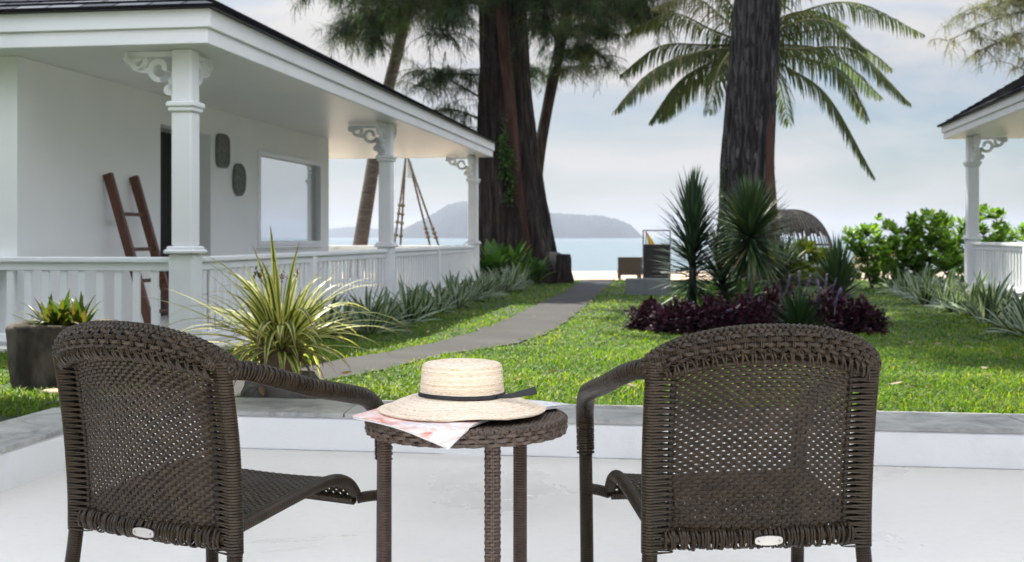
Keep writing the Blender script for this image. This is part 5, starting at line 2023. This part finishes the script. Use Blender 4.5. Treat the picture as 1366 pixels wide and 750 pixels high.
# slender leaning tree behind the big trunk
D3 = 33.0
b3 = [PX(706, 372, D3), PX(711, 300, D3), PX(719, 210, D3), PX(737, 110, D3), PX(760, 0, D3), PX(790, -140, D3), PX(800, -300, D3)]
boughs3 = [
    (PX(757, 10, D3), PX(905, 45, D3 - 2), .3, 40, .9, 60, .34, .011),
    (PX(735, 105, D3), PX(690, 90, D3 - 1), .1, 24, .7, 50, .30, .010),
    (PX(748, 40, D3), PX(820, 96, D3 - 1), .2, 34, .8, 50, .32, .011),
    (PX(757, 10, D3), PX(850, 30, D3 - 2), .3, 60, .9, 52, .34, .011),
    (PX(757, 10, D3), PX(890, 22, D3 - 2), .3, 50, .9, 80, .34, .012),
    (PX(740, 80, D3), PX(790, 70, D3 - 1), .2, 40, .8, 60, .34, .012),
    (PX(748, 40, D3), PX(830, 50, D3 - 1), .2, 46, .8, 60, .34, .012),
    (PX(757, 0, D3), PX(880, -10, D3 - 2), .4, 80, .9, 52, .34, .011),
    (PX(757, -10, D3), PX(830, 0, D3 - 1), .4, 60, .9, 52, .34, .011),
    (PX(735, 100, D3), PX(800, 88, D3 + 1), .1, 26, .7, 50, .32, .012),
    (PX(745, 60, D3), PX(712, 30, D3 - 1), .2, 30, .8, 60, .32, .012),
    (PX(760, -30, D3), PX(920, -25, D3 - 2), .4, 50, .9, 70, .34, .013),
]
casuarina('casuarina_tree', 'slender leaning casuarina behind the massive trunk, drooping dark needles', b3, [.24, .18, .15, .16, .17, .15, .06], 'bark', boughs3,
          crown=[(8.2, 12.5, 4.0, 10, 18, 24, .05)], lobes=5, amp=.05, seed=21, k=24)

# left leaning trunk seen through the veranda, needles over the cottage roof
D4 = 31.0
b4 = [PX(474, 372, D4), PX(480, 330, D4), PX(492, 255, D4), PX(508, 160, D4), PX(530, 70, D4), PX(546, 0, D4), PX(572, -120, D4), PX(580, -260, D4)]
boughs4 = [
    (PX(540, 20, D4), PX(450, 50, D4 - 1), .3, 50, .8, 80, .36, .012),
    (PX(545, 5, D4), PX(500, 60, D4 - 2), .2, 44, .8, 80, .36, .012),
    (PX(540, 30, D4), PX(470, 40, D4 - 1), .3, 50, .8, 50, .34, .011),
    (PX(545, 0, D4), PX(490, 0, D4 - 2), .3, 60, .8, 52, .34, .011),
    (PX(545, -10, D4), PX(590, 20, D4 - 1), .3, 44, .8, 50, .34, .011),
    (PX(548, -20, D4), PX(440, -10, D4 - 1), .4, 50, .8, 50, .34, .011),
    (PX(548, -20, D4), PX(610, 30, D4 + 1), .3, 34, .8, 50, .34, .011),
]
casuarina('casuarina_tree', 'leaning slim trunked casuarina behind the left cottage veranda', b4, [.20, .18, .165, .155, .145, .14, .12, .05], 'palm_bark', boughs4,
          crown=[(8.0, 11.5, 3.6, 10, 18, 24, .05)], lobes=4, amp=.04, seed=31, k=20)

# pale casuarina at the right edge
D5 = 30.0
b5 = [PX(1520, 380, D5), PX(1515, 300, D5), PX(1500, 180, D5), PX(1480, 60, D5), PX(1465, -60, D5), PX(1460, -200, D5)]
boughs5 = [
    (PX(1480, 60, D5), PX(1300, 70, D5 - 1), .5, 44, .9, 55, .30, .011),
    (PX(1478, 40, D5), PX(1262, 55, D5 - 1), .6, 36, .9, 45, .28, .010),
    (PX(1475, 20, D5), PX(1320, 10, D5), .5, 50, .9, 60, .30, .011),
    (PX(1470, 0, D5), PX(1290, 20, D5 + 1), .6, 34, .8, 50, .28, .010),
    (PX(1482, 80, D5), PX(1350, 95, D5 - .5), .4, 36, .8, 50, .28, .010),
    (PX(1470, -20, D5), PX(1345, -30, D5), .4, 50, .9, 60, .30, .011),
]
casuarina('casuarina_tree', 'pale airy casuarina over the right cottage roof', b5, [.25, .22, .2, .18, .14, .06], 'bark_grey', boughs5, lobes=4, amp=.04, seed=41, needmat='needles_tan', k=20)

# tree added left of the planter, outside the frame, to shade the left lawn
gt_ = thing('added_shade_tree', 'leafy shade tree added out of view left of the dark stone planter', 'tree', (-4.75, 7.7, .08), 0)
mb = MB()
q_ = spline([(0, 0, -.1), (.04, .0, .6), (-.02, .03, 1.2), (.05, .0, 1.8), (.1, 0, 2.5)], 30)
mb.tube(q_, np.linspace(.07, .03, 30), 12)
for k_ in range(9):
    az_ = k_ * .7 + .3
    branch(mb, (.02, .02, .9 + .10 * k_), (.7 * math.cos(az_), .7 * math.sin(az_), 1.8 + .13 * k_), .028, .008, .06)
mb.build('trunk', MAT['bark_grey'], gt_, smooth=True)
mb = MB()
for k_ in range(24):
    az_ = k_ * 2.4
    rr = .72 * math.sqrt((k_ + .5) / 24)
    clump_leaves(mb, 150, (.36, .36, .3), .15, .032, shell=.15)
    mb.V[-1] += np.array((rr * math.cos(az_), rr * math.sin(az_), 1.65 + 1.4 * rng.random()))
mb.build('crown', MAT['bush'], gt_)

# coconut palm behind the grey trunk
D6 = 24.5
base6 = PX(1012, 372, D6)
top6 = PX(1003, 62, D6)
pm = thing('coconut_palm', 'coconut palm with arching fronds spreading behind the grey trunk', 'palm tree', (base6[0], D6, 0), 0)
o6 = np.array((base6[0], D6, 0.))
mb = MB()
q_ = spline([(0, 0, -.1), (.05, 0, 1.5), (.0, 0, 3.2), tuple(top6 - o6)], 80)
mb.tube(q_, np.linspace(.19, .12, 80) * (1 + .05 * (np.arange(80) % 4 == 0)), 14)
mb.build('trunk', MAT['palm_bark'], pm)
tc6 = top6 - o6


def frond(ends, seed, L=None, lw=.0145, ll=.86, nl=86):
    r4 = np.random.default_rng(seed)
    rach = spline([tc6] + [np.asarray(e, float) - o6 for e in ends], 40)
    mbr = MB()
    mbr.tube(rach, np.linspace(.028, .005, 40), 6)
    s_ = np.linspace(.10, .995, nl)
    T, _, _ = frames(rach)
    PP, BB = [], []
    c = np.stack([np.interp(s_, np.linspace(0, 1, 40), rach[:, k]) for k in range(3)], 1)
    tg_ = np.stack([np.interp(s_, np.linspace(0, 1, 40), T[:, k]) for k in range(3)], 1)
    tg_ /= np.linalg.norm(tg_, axis=1, keepdims=True)
    side = np.cross(tg_, (0, 0, 1.))
    side /= np.linalg.norm(side, axis=1, keepdims=True) + 1e-9
    for sg in (-1, 1):
        ln = ll * (np.sin(np.pi * np.clip(s_ * .86 + .12, 0, 1)) ** .6) * (.85 + .3 * r4.random(nl))
        d0 = side * sg * (.55 + .3 * r4.random((nl, 1))) + tg_ * .55 + np.array((0, 0, .15))
        d0 /= np.linalg.norm(d0, axis=1, keepdims=True)
        n_ = 6
        P_ = np.zeros((nl, n_, 3))
        P_[:, 0] = c
        dd = d0.copy()
        hang = .45 + .6 * r4.random((nl, 1))
        for k in range(1, n_):
            dd = dd + np.array((0, 0, -1.)) * hang * (.5 + .45 * k / n_)
            dd /= np.linalg.norm(dd, axis=1, keepdims=True)
            P_[:, k] = P_[:, k - 1] + dd * (ln / (n_ - 1))[:, None]
        PP.append(P_)
        b_ = np.cross(d0, (0, 0, 1.))
        b_ = b_ + r4.normal(0, .3, b_.shape)
        BB.append(np.repeat(b_[:, None], n_, 1))
    fo_ = MB()
    fo_.leaves(np.concatenate(PP), np.concatenate(BB), lw * np.array((.5, .95, 1, .9, .6, .1))[None], .25, var=np.clip(r4.normal(.45, .22, 2 * nl), 0, 1) if seed % 9 else np.clip(r4.normal(.85, .12, 2 * nl), 0, 1))
    f_ = mbr.build('frond', MAT['rachis'], pm)
    fo_.build('leaflets', MAT['palm'], f_)


def fr(pts, dd=0.0):
    k = len(pts)
    return [PX(x, y, D6 + dd * (i + 1) / k) for i, (x, y) in enumerate(pts)]


FR = [([(1020, 20), (1050, -60), (1060, -110)], .3), ([(950, 70), (900, 78), (850, 120)], 1.6), ([(1050, 60), (1110, 72), (1176, 130)], 1.7),
      ([(930, 70), (870, 95), (820, 148)], -1.2), ([(940, 60), (880, 62), (828, 100)], .8), ([(945, 85), (905, 110), (868, 162)], -.4), ([(950, 40), (895, 18), (835, 45)], 1.0), ([(955, 95), (915, 115), (880, 160)], 1.2),
      ([(960, 20), (920, -5), (870, 10)], -.8), ([(970, 0), (930, -35), (890, -40)], .5), ([(985, -20), (960, -70), (920, -90)], .9),
      ([(1060, 66), (1140, 68), (1214, 138)], -1.0), ([(1060, 30), (1110, 30), (1155, 66)], -.8), ([(1060, 20), (1140, 4), (1232, 46)], .4), ([(1060, 75), (1120, 95), (1158, 160)], .9),
      ([(1050, 90), (1105, 130), (1166, 236)], -.6), ([(1045, 0), (1090, -30), (1150, -20)], .9), ([(1030, -15), (1070, -70), (1130, -90)], -.6), ([(1055, 45), (1120, 45), (1190, 92)], 1.4),
      ([(1000, 10), (1000, -60), (1010, -110)], -1.0), ([(985, 60), (960, 90), (945, 150)], -1.6), ([(1020, 80), (1040, 110), (1052, 165)], 1.5), ([(1040, 25), (1085, 15), (1130, 35)], 1.6)]
for i, (p, dd) in enumerate(FR):
    frond(fr(p, dd), 100 + i, ll=.60 if i not in (12,) else .55)

# ------------------------------------------------------------------ beach-side objects
mb = MB()
n = 30
a = np.linspace(0, 2 * np.pi, n, endpoint=False)
r5 = np.random.default_rng(8)
jit = 1 + .09 * r5.standard_normal((8, n))
jit = (jit + np.roll(jit, 1, 1)) / 2
mb.grid(np.array([np.stack([r_ * jit[k_] * np.cos(a), r_ * jit[k_] * np.sin(a), np.full(n, z_)], 1) for k_, (r_, z_) in enumerate(((.26, -.02), (.22, .1), (.18, .3), (.17, .5), (.165, .62), (.15, .66), (.1, .67), (.005, .66)))]), cv=True)
o = mb.build('tree_stump', MAT['bark'], smooth=True)
o.location = PX(752, 372, 27.2) * (1, 1, 0)
tag(o, 'short black tree stump at the path edge before the sea', 'stump')
mb = MB()
rings = [(.34, -.02), (.36, .2), (.33, .45), (.28, .62), (.20, .70), (.005, .72)]
mb.grid(np.array([np.stack([r_ * jit[k_] * np.cos(a), r_ * jit[k_] * np.sin(a) * .8, np.full(n, z_)], 1) for k_, (r_, z_) in enumerate(rings)]), cv=True)
o = mb.build('boulder', MAT['rock'], smooth=True)
o.location = PX(735, 372, 27.6) * (1, 1, 0)
tag(o, 'grey boulder between the massive trunk and the black stump', 'boulder')

# stone trough
d = 21.6
pc = PX(866, 392, d)
tg0 = thing('stone_trough', 'low grey stone trough on the lawn before the loungers', 'trough', (pc[0], d + .25, -.01), R(-3))
mb = MB()
w_, dp, h_, tk = .78, .5, .31, .07
for c_, d_ in (((0, -dp / 2 + tk / 2, h_ / 2), (w_, tk, h_)), ((0, dp / 2 - tk / 2, h_ / 2), (w_, tk, h_)), ((-w_ / 2 + tk / 2, 0, h_ / 2), (tk, dp - 2 * tk - .004, h_ - .003)), ((w_ / 2 - tk / 2, 0, h_ / 2), (tk, dp - 2 * tk - .004, h_ - .003))):
    mb.box(c_, d_, ch=.008)
mb.build('trough_wall', MAT['trough'], tg0)
mb = MB()
mb.box((0, 0, .1), (w_ - 2 * tk - .006, dp - 2 * tk - .006, .2))
mb.build('trough_soil', MAT['soil'], tg0)


def lounger(name, label, x, d, zb, wid, bh, lean, material, z_low=.16):
    t0 = thing(name, label, 'lounger', ((x - 683) / FPX * d, d, zb), R(-4), )
    mb = MB()
    mb.bar((0, .0, z_low + .06), (0, -lean, z_low + .06 + bh), wid, .05, up=(0, -1, 0))
    mb.build('backrest', material, t0)
    mb = MB()
    mb.box((0, .80, z_low + .03), (wid, 1.64, .07), ch=.02)
    mb.build('seat', material, t0)
    for sx in (-1, 1):
        for y_ in (.03, 1.55):
            m2 = MB()
            m2.box((sx * (wid / 2 - .05), y_, z_low / 2), (.06, .06, z_low), ch=.006)
            m2.build('leg', material, t0)
    return t0


l1 = lounger('sun_lounger', 'beige woven sun lounger with raised back at the end of the path', 840.5, 29.5, -.02, .60, .38, .06, MAT['rattan_beige'], z_low=.14)
D7 = 26.5
l2 = thing('beach_daybed', 'dark woven high backed beach seat with a grey metal frame', 'seat', ((876 - 683) / FPX * D7, D7, 0), R(-2))
wb = .56
mb = MB()
mb.box((0, 0, .50), (wb, .07, .80), ch=.015)
mb.build('backrest', MAT['rattan_dark'], l2)
mb = MB()
mb.box((0, .46, .27), (wb, .84, .14), ch=.02)
mb.build('seat', MAT['rattan_dark'], l2)
mb = MB()
for sx in (-1, 1):
    mb.tube([(sx * (wb / 2 + .016), 0, 0), (sx * (wb / 2 + .016), 0, 1.205)], .014, 8)
    mb.tube([(sx * (wb / 2 + .016), .86, 0), (sx * (wb / 2 + .016), .86, .4)], .014, 8)
mb.tube([(-wb / 2 - .016, 0, 1.20), (wb / 2 + .016, 0, 1.20)], .014, 8)
mb.build('frame', MAT['metal_grey'], l2)
cl = MB()
us = np.linspace(0, 1, 10)
L0 = np.stack([-.24 + .05 * us, np.full(10, .30), 1.16 - .32 * us], 1)
L1 = np.stack([-.22 + .22 * us, np.full(10, .36), 1.17 - .32 * us], 1)
cl.grid(np.stack([L0, (L0 + L1) / 2 + np.array((0, .03, 0)), L1, L1 + np.array((0, .012, 0)), (L0 + L1) / 2 + np.array((0, .045, 0)), L0 + np.array((0, .012, 0))], 1), cv=True)
o = cl.build('yellow_flag', MAT['yellow'], smooth=True)
mbp = MB()
mbp.tube([(-.245, .31, 0), (-.245, .31, 1.19)], .012, 8)
fl = thing('beach_flag', 'yellow folded flag on a thin pole behind the dark beach seat', 'flag', ((878 - 683) / FPX * (D7 + 1.2), D7 + 1.2, 0), 0)
o.parent = fl
o.name = 'cloth'
mbp.build('pole', MAT['metal_grey'], fl)
mb = MB()
mb.box((0, 0, .30), (.34, .34, .03), ch=.006)
mb.box((0, 0, .14), (.05, .05, .28), ch=.004)
mb.box((0, 0, .012), (.26, .26, .024), ch=.004)
o = mb.build('small_table', MAT['cream'])
o.location = PX(893, 372, 25.4) * (1, 1, 0)
tag(o, 'small pale low table beside the dark beach seat', 'table')

# wicker dome seat
D8 = 26.5
pdm = thing('dome_daybed', 'grey wicker dome daybed behind the planting bed', 'daybed', ((1054 - 683) / FPX * D8, D8, 0), 0)
RX, RY, RZ = .97, .85, 1.30


def dome(th_, ph_):                      # ph from 0 (rim) to 90 (top)
    z = .36 + RZ * np.sin(ph_)
    r_ = np.cos(ph_) ** .72
    return np.stack([RX * r_ * np.cos(th_) - .06 * np.sin(ph_) ** 2, RY * r_ * np.sin(th_), z + 0 * th_], -1)


mb = MB()
a = np.linspace(0, 2 * np.pi, 56, endpoint=False)
for th_ in a:
    ph = np.linspace(R(0), R(86), 26)
    mb.tube(dome(np.full(26, th_), ph), .014, 5, cap=False)
for ph in (0.02, .42):
    th_ = np.linspace(0, 2 * np.pi, 60, endpoint=False)
    mb.tube(dome(th_, np.full(60, ph)), .02, 6, closed=True)
mb.build('ribs', MAT['rattan_grey'], pdm)
mb = MB()
th_ = np.linspace(0, 2 * np.pi, 90)
for side_ in (1, .975):
    G_ = []
    for ph in np.linspace(R(44), R(90), 18):
        rag = .10 * np.sin(th_ * 22 + 1) * (ph < R(46)) + .05 * np.sin(th_ * 37) * (ph < R(46))
        G_.append(dome(th_, np.clip(ph + rag - .08 * (ph < R(46)), 0, R(90))) * np.array((side_, side_, 1)) - np.array((0, 0, (1 - side_))))
    mb.grid(np.array(G_))
mb.build('canopy', MAT['rattan_grey'], pdm)
mb = MB()
n = 40
a = np.linspace(0, 2 * np.pi, n, endpoint=False)
mb.grid(np.array([np.stack([RX * r_ * np.cos(a), RY * r_ * np.sin(a), np.full(n, z_)], 1) for r_, z_ in ((.85, 0), (.98, .05), (1.0, .34), (.96, .37), (.01, .38))]), cv=True)
mb.build('base', MAT['rattan_grey'], pdm, smooth=True)
mb = MB()
mb.grid(np.array([np.stack([RX * r_ * np.cos(a), RY * r_ * np.sin(a), np.full(n, z_)], 1) for r_, z_ in ((.90, .385), (.93, .42), (.90, .47), (.01, .48))]), cv=True)
mb.build('cushion', MAT['cream'], pdm, smooth=True)

# beach things between the shrubs
D9 = 36.0
zb9 = -.19
rc = thing('round_chair', 'round brown wicker beach chair beyond the lawn', 'chair', ((1181 - 683) / FPX * D9, D9, zb9), 0)
mb = MB()
n = 30
a = np.linspace(0, 2 * np.pi, n, endpoint=False)
rings = [(.05, .40), (.24, .44), (.30, .60), (.28, .80), (.16, .95), (.02, .99)]
mb.grid(np.array([np.stack([r_ * np.cos(a), r_ * .7 * np.sin(a), np.full(n, z_)], 1) for r_, z_ in rings]), cv=True)
mb.build('shell', MAT['redbrown'], rc, smooth=True)
for k_ in range(4):
    m2 = MB()
    m2.tube([(.2 * math.cos(k_ * 1.57 + .78), .2 * math.sin(k_ * 1.57 + .78), 0), (.12 * math.cos(k_ * 1.57 + .78), .12 * math.sin(k_ * 1.57 + .78), .45)], .018, 6)
    m2.build('leg', MAT['rattan_dark'], rc)
lounger('sun_lounger', 'dark low sun lounger beside the round brown beach chair', 1168, 35, -.17, .62, .12, .25, MAT['rattan_dark'], z_low=.22)
lounger('sun_lounger', 'cream cushioned sun lounger left of the round brown beach chair', 1150, 38, -.24, .6, .55, .3, MAT['cream'], z_low=.25)

# hanging rope swing behind the veranda
D10 = 27.0
sw = thing('rope_swing', 'rope swing with wooden toggles hanging behind the left cottage veranda', 'swing', (PX(545, 372, D10)[0], D10, 0), 0)
o10 = np.array((PX(545, 372, D10)[0], D10, 0.))
apex = PX(543, 206, D10) - o10
ends = [((526, 330), 0.0), ((534, 332), .25), ((574, 330), .25), ((586, 331), 0.0)]
for i, ((x_, y_), dd) in enumerate(ends):
    e = PX(x_, y_, D10 + dd) - o10
    ap_ = PX(541 if i < 2 else 545, 213, D10) - o10
    mb = MB()
    q_ = spline([apex, ap_, (ap_ + e) / 2 + np.array((0, 0, -.01)), e, e - np.array((0, 0, .25))], 50)
    mb.tube(q_, .024 * (1 + .10 * np.sin(np.arange(50) * 2.2)), 7)
    rope = mb.build('rope', MAT['rope'], sw)
    fs = (.5, .58, .67, .78, .88) if i < 2 else (.72, .76, .80)
    for f in fs:
        m2 = MB()
        c = q_[int(f * 49)]
        m2.box(tuple(c), (.10, .06, .07), rz=rng.random(), ch=.02)
        m2.build('toggle', MAT['bamboo'], rope)
mb = MB()
c0, c1 = PX(526, 342, D10) - o10, PX(588, 342, D10) - o10
mb.bar(c0 + np.array((0, .12, 0)), c1 + np.array((0, .12, 0)), .4, .05)
mb.build('seat', MAT['bamboo'], sw)
mb = MB()
for k_ in range(5):
    q_ = PX(544 + k_ * 1.3, 222, D10) - o10
    mb.tube([q_ + np.array((0, 0, .1)), q_, q_ - np.array((0, 0, .26))], .008, 6)
mb.build('tassel', MAT['cream'], sw)
mb = MB()
mb.tube([PX(470, 206, D10) - o10, PX(545, 205, D10) - o10, PX(650, 204, D10 + .8) - o10], .05, 8)
mb.build('beam', MAT['bark_grey'], sw)

# ------------------------------------------------------------------ grass
bands = [(6.05, 8.0, 3300, .0072, .070), (8.0, 11, 1900, .0085, .070), (11, 16, 800, .0115, .065), (16, 22, 330, .016, .06), (22, 29.3, 160, .024, .065)]
bx, by, bw, bh = [], [], [], []
cot_front = lambda X, Y: None
for y0_, y1_, den, w_, h_ in bands:
    xr0, xr1 = -.50 * y1_ - 1, .50 * y1_ + 1
    n = int((xr1 - xr0) * (y1_ - y0_) * den)
    X = xr0 + (xr1 - xr0) * rng.random(n)
    Y = y0_ + (y1_ - y0_) * rng.random(n)
    u_ = X * SA + Y * CA
    v_ = X * CA - Y * SA
    keep = (u_ > 6.25) | ((v_ < -3.25))
    keep &= ~((u_ > 9.70) & (v_ < -4.25)) & ~((u_ < 21.0) & (v_ > 4.55) & (u_ > 7))
    keep &= ~inside(X + rng.normal(0, .03, n), Y, POLY_PATH)
    keep &= (((X - BEDC[0]) / 1.45) ** 2 + ((Y - BEDC[1]) / 1.1) ** 2) > 1
    keep &= ~((np.abs(X + 2.83) < .40) & (np.abs(Y - 7.57) < .33))
    X, Y = X[keep], Y[keep]
    bx.append(X)
    by.append(Y)
    bw.append(np.full(len(X), w_))
    bh.append(np.full(len(X), h_))
bx, by, bw, bh = map(np.concatenate, (bx, by, bw, bh))
n = len(bx)
patch = np.sin(bx * 2.1 + 1.3 * np.sin(by * 1.7)) * np.sin(by * 2.6 + .8 * np.sin(bx * 2.9))
az = rng.random(n) * 6.283
el = np.radians(18 + 58 * rng.random(n))
ln = bh * (.55 + .7 * rng.random(n)) * (1 + .18 * patch)
base = np.stack([bx, by, gz(by) - .004], 1)
B = np.stack([-np.sin(az), np.cos(az), 0 * az], 1)
D = np.stack([np.cos(az) * np.cos(el), np.sin(az) * np.cos(el), np.sin(el)], 1)
D2_ = np.stack([np.cos(az) * np.cos(el - .75), np.sin(az) * np.cos(el - .75), np.sin(el - .75)], 1)
wv = (bw * (.7 + .6 * rng.random(n)))[:, None] / 2
m1 = base + D * (ln * .5)[:, None]
tip = m1 + D2_ * (ln * .5)[:, None]
V = np.stack([base - B * wv * .7, base + B * wv * .7, m1 + B * wv, m1 - B * wv, tip], 1).reshape(-1, 3)
I = np.arange(n)[:, None] * 5
vr = np.clip(.45 + .18 * patch + rng.normal(0, .2, n), 0, 1)
vr = np.where(rng.random(n) < .04, 1.0, vr)
at = np.zeros((n, 5, 3))
at[..., 0] = vr[:, None]
at[..., 1] = .5
at[..., 2] = np.array((0, 0, .5, .5, 1))[None]
gm = MB()
gm.add(V, I + np.array([[0, 1, 2, 3]]), I + np.array([[3, 2, 4]]), at.reshape(-1, 3))
go = gm.build('grass', MAT['grass'])
tag(go, 'short broad bladed grass covering the lawn', 'grass', kind='stuff')

mb = MB()
nf = 150
fx, fy = -2.2 + 8 * rng.random(nf), 6.5 + 14 * rng.random(nf) ** 1.3
ok = ~((fx * SA + fy * CA > 9.6) & (fx * CA - fy * SA < -3.6))
fx, fy = fx[ok], fy[ok]
nf = len(fx)
onp = inside(fx, fy, POLY_PATH)
P_, B_ = arcs(np.stack([fx, fy, gz(fy) + np.where(onp, .02, .05)], 1), rng.random(nf) * 6.28, rng.normal(.05, .2, nf), .05 + .06 * rng.random(nf), rng.random(nf) * .5, 5)
mb.leaves(P_, B_ + np.stack([0 * fx, 0 * fx, rng.normal(0, .3, nf)], 1)[:, None], .016 * np.array((.15, .8, 1, .7, .1)), .2)
tag(mb.build('fallen_leaves', MAT['drygreen']), 'small dry leaves scattered on lawn and path', 'leaves', kind='stuff')

# ------------------------------------------------------------------ haze over the water
m = bpy.data.materials.new('haze')
m.use_nodes = True
t = m.node_tree
t.nodes.clear()
out = t.nodes.new('ShaderNodeOutputMaterial')
pv = t.nodes.new('ShaderNodeVolumePrincipled')
pv.inputs['Color'].default_value = (.55, .615, .745, 1)
pv.inputs['Density'].default_value = .00017
pv.inputs['Anisotropy'].default_value = .25
t.links.new(pv.outputs['Volume'], out.inputs['Volume'])
mb = MB()
mb.box((0, 2900, 42), (9000, 7600, 93))
hz = mb.build('haze', m)
tag(hz, 'pale sea haze over the bay', 'haze', kind='stuff')
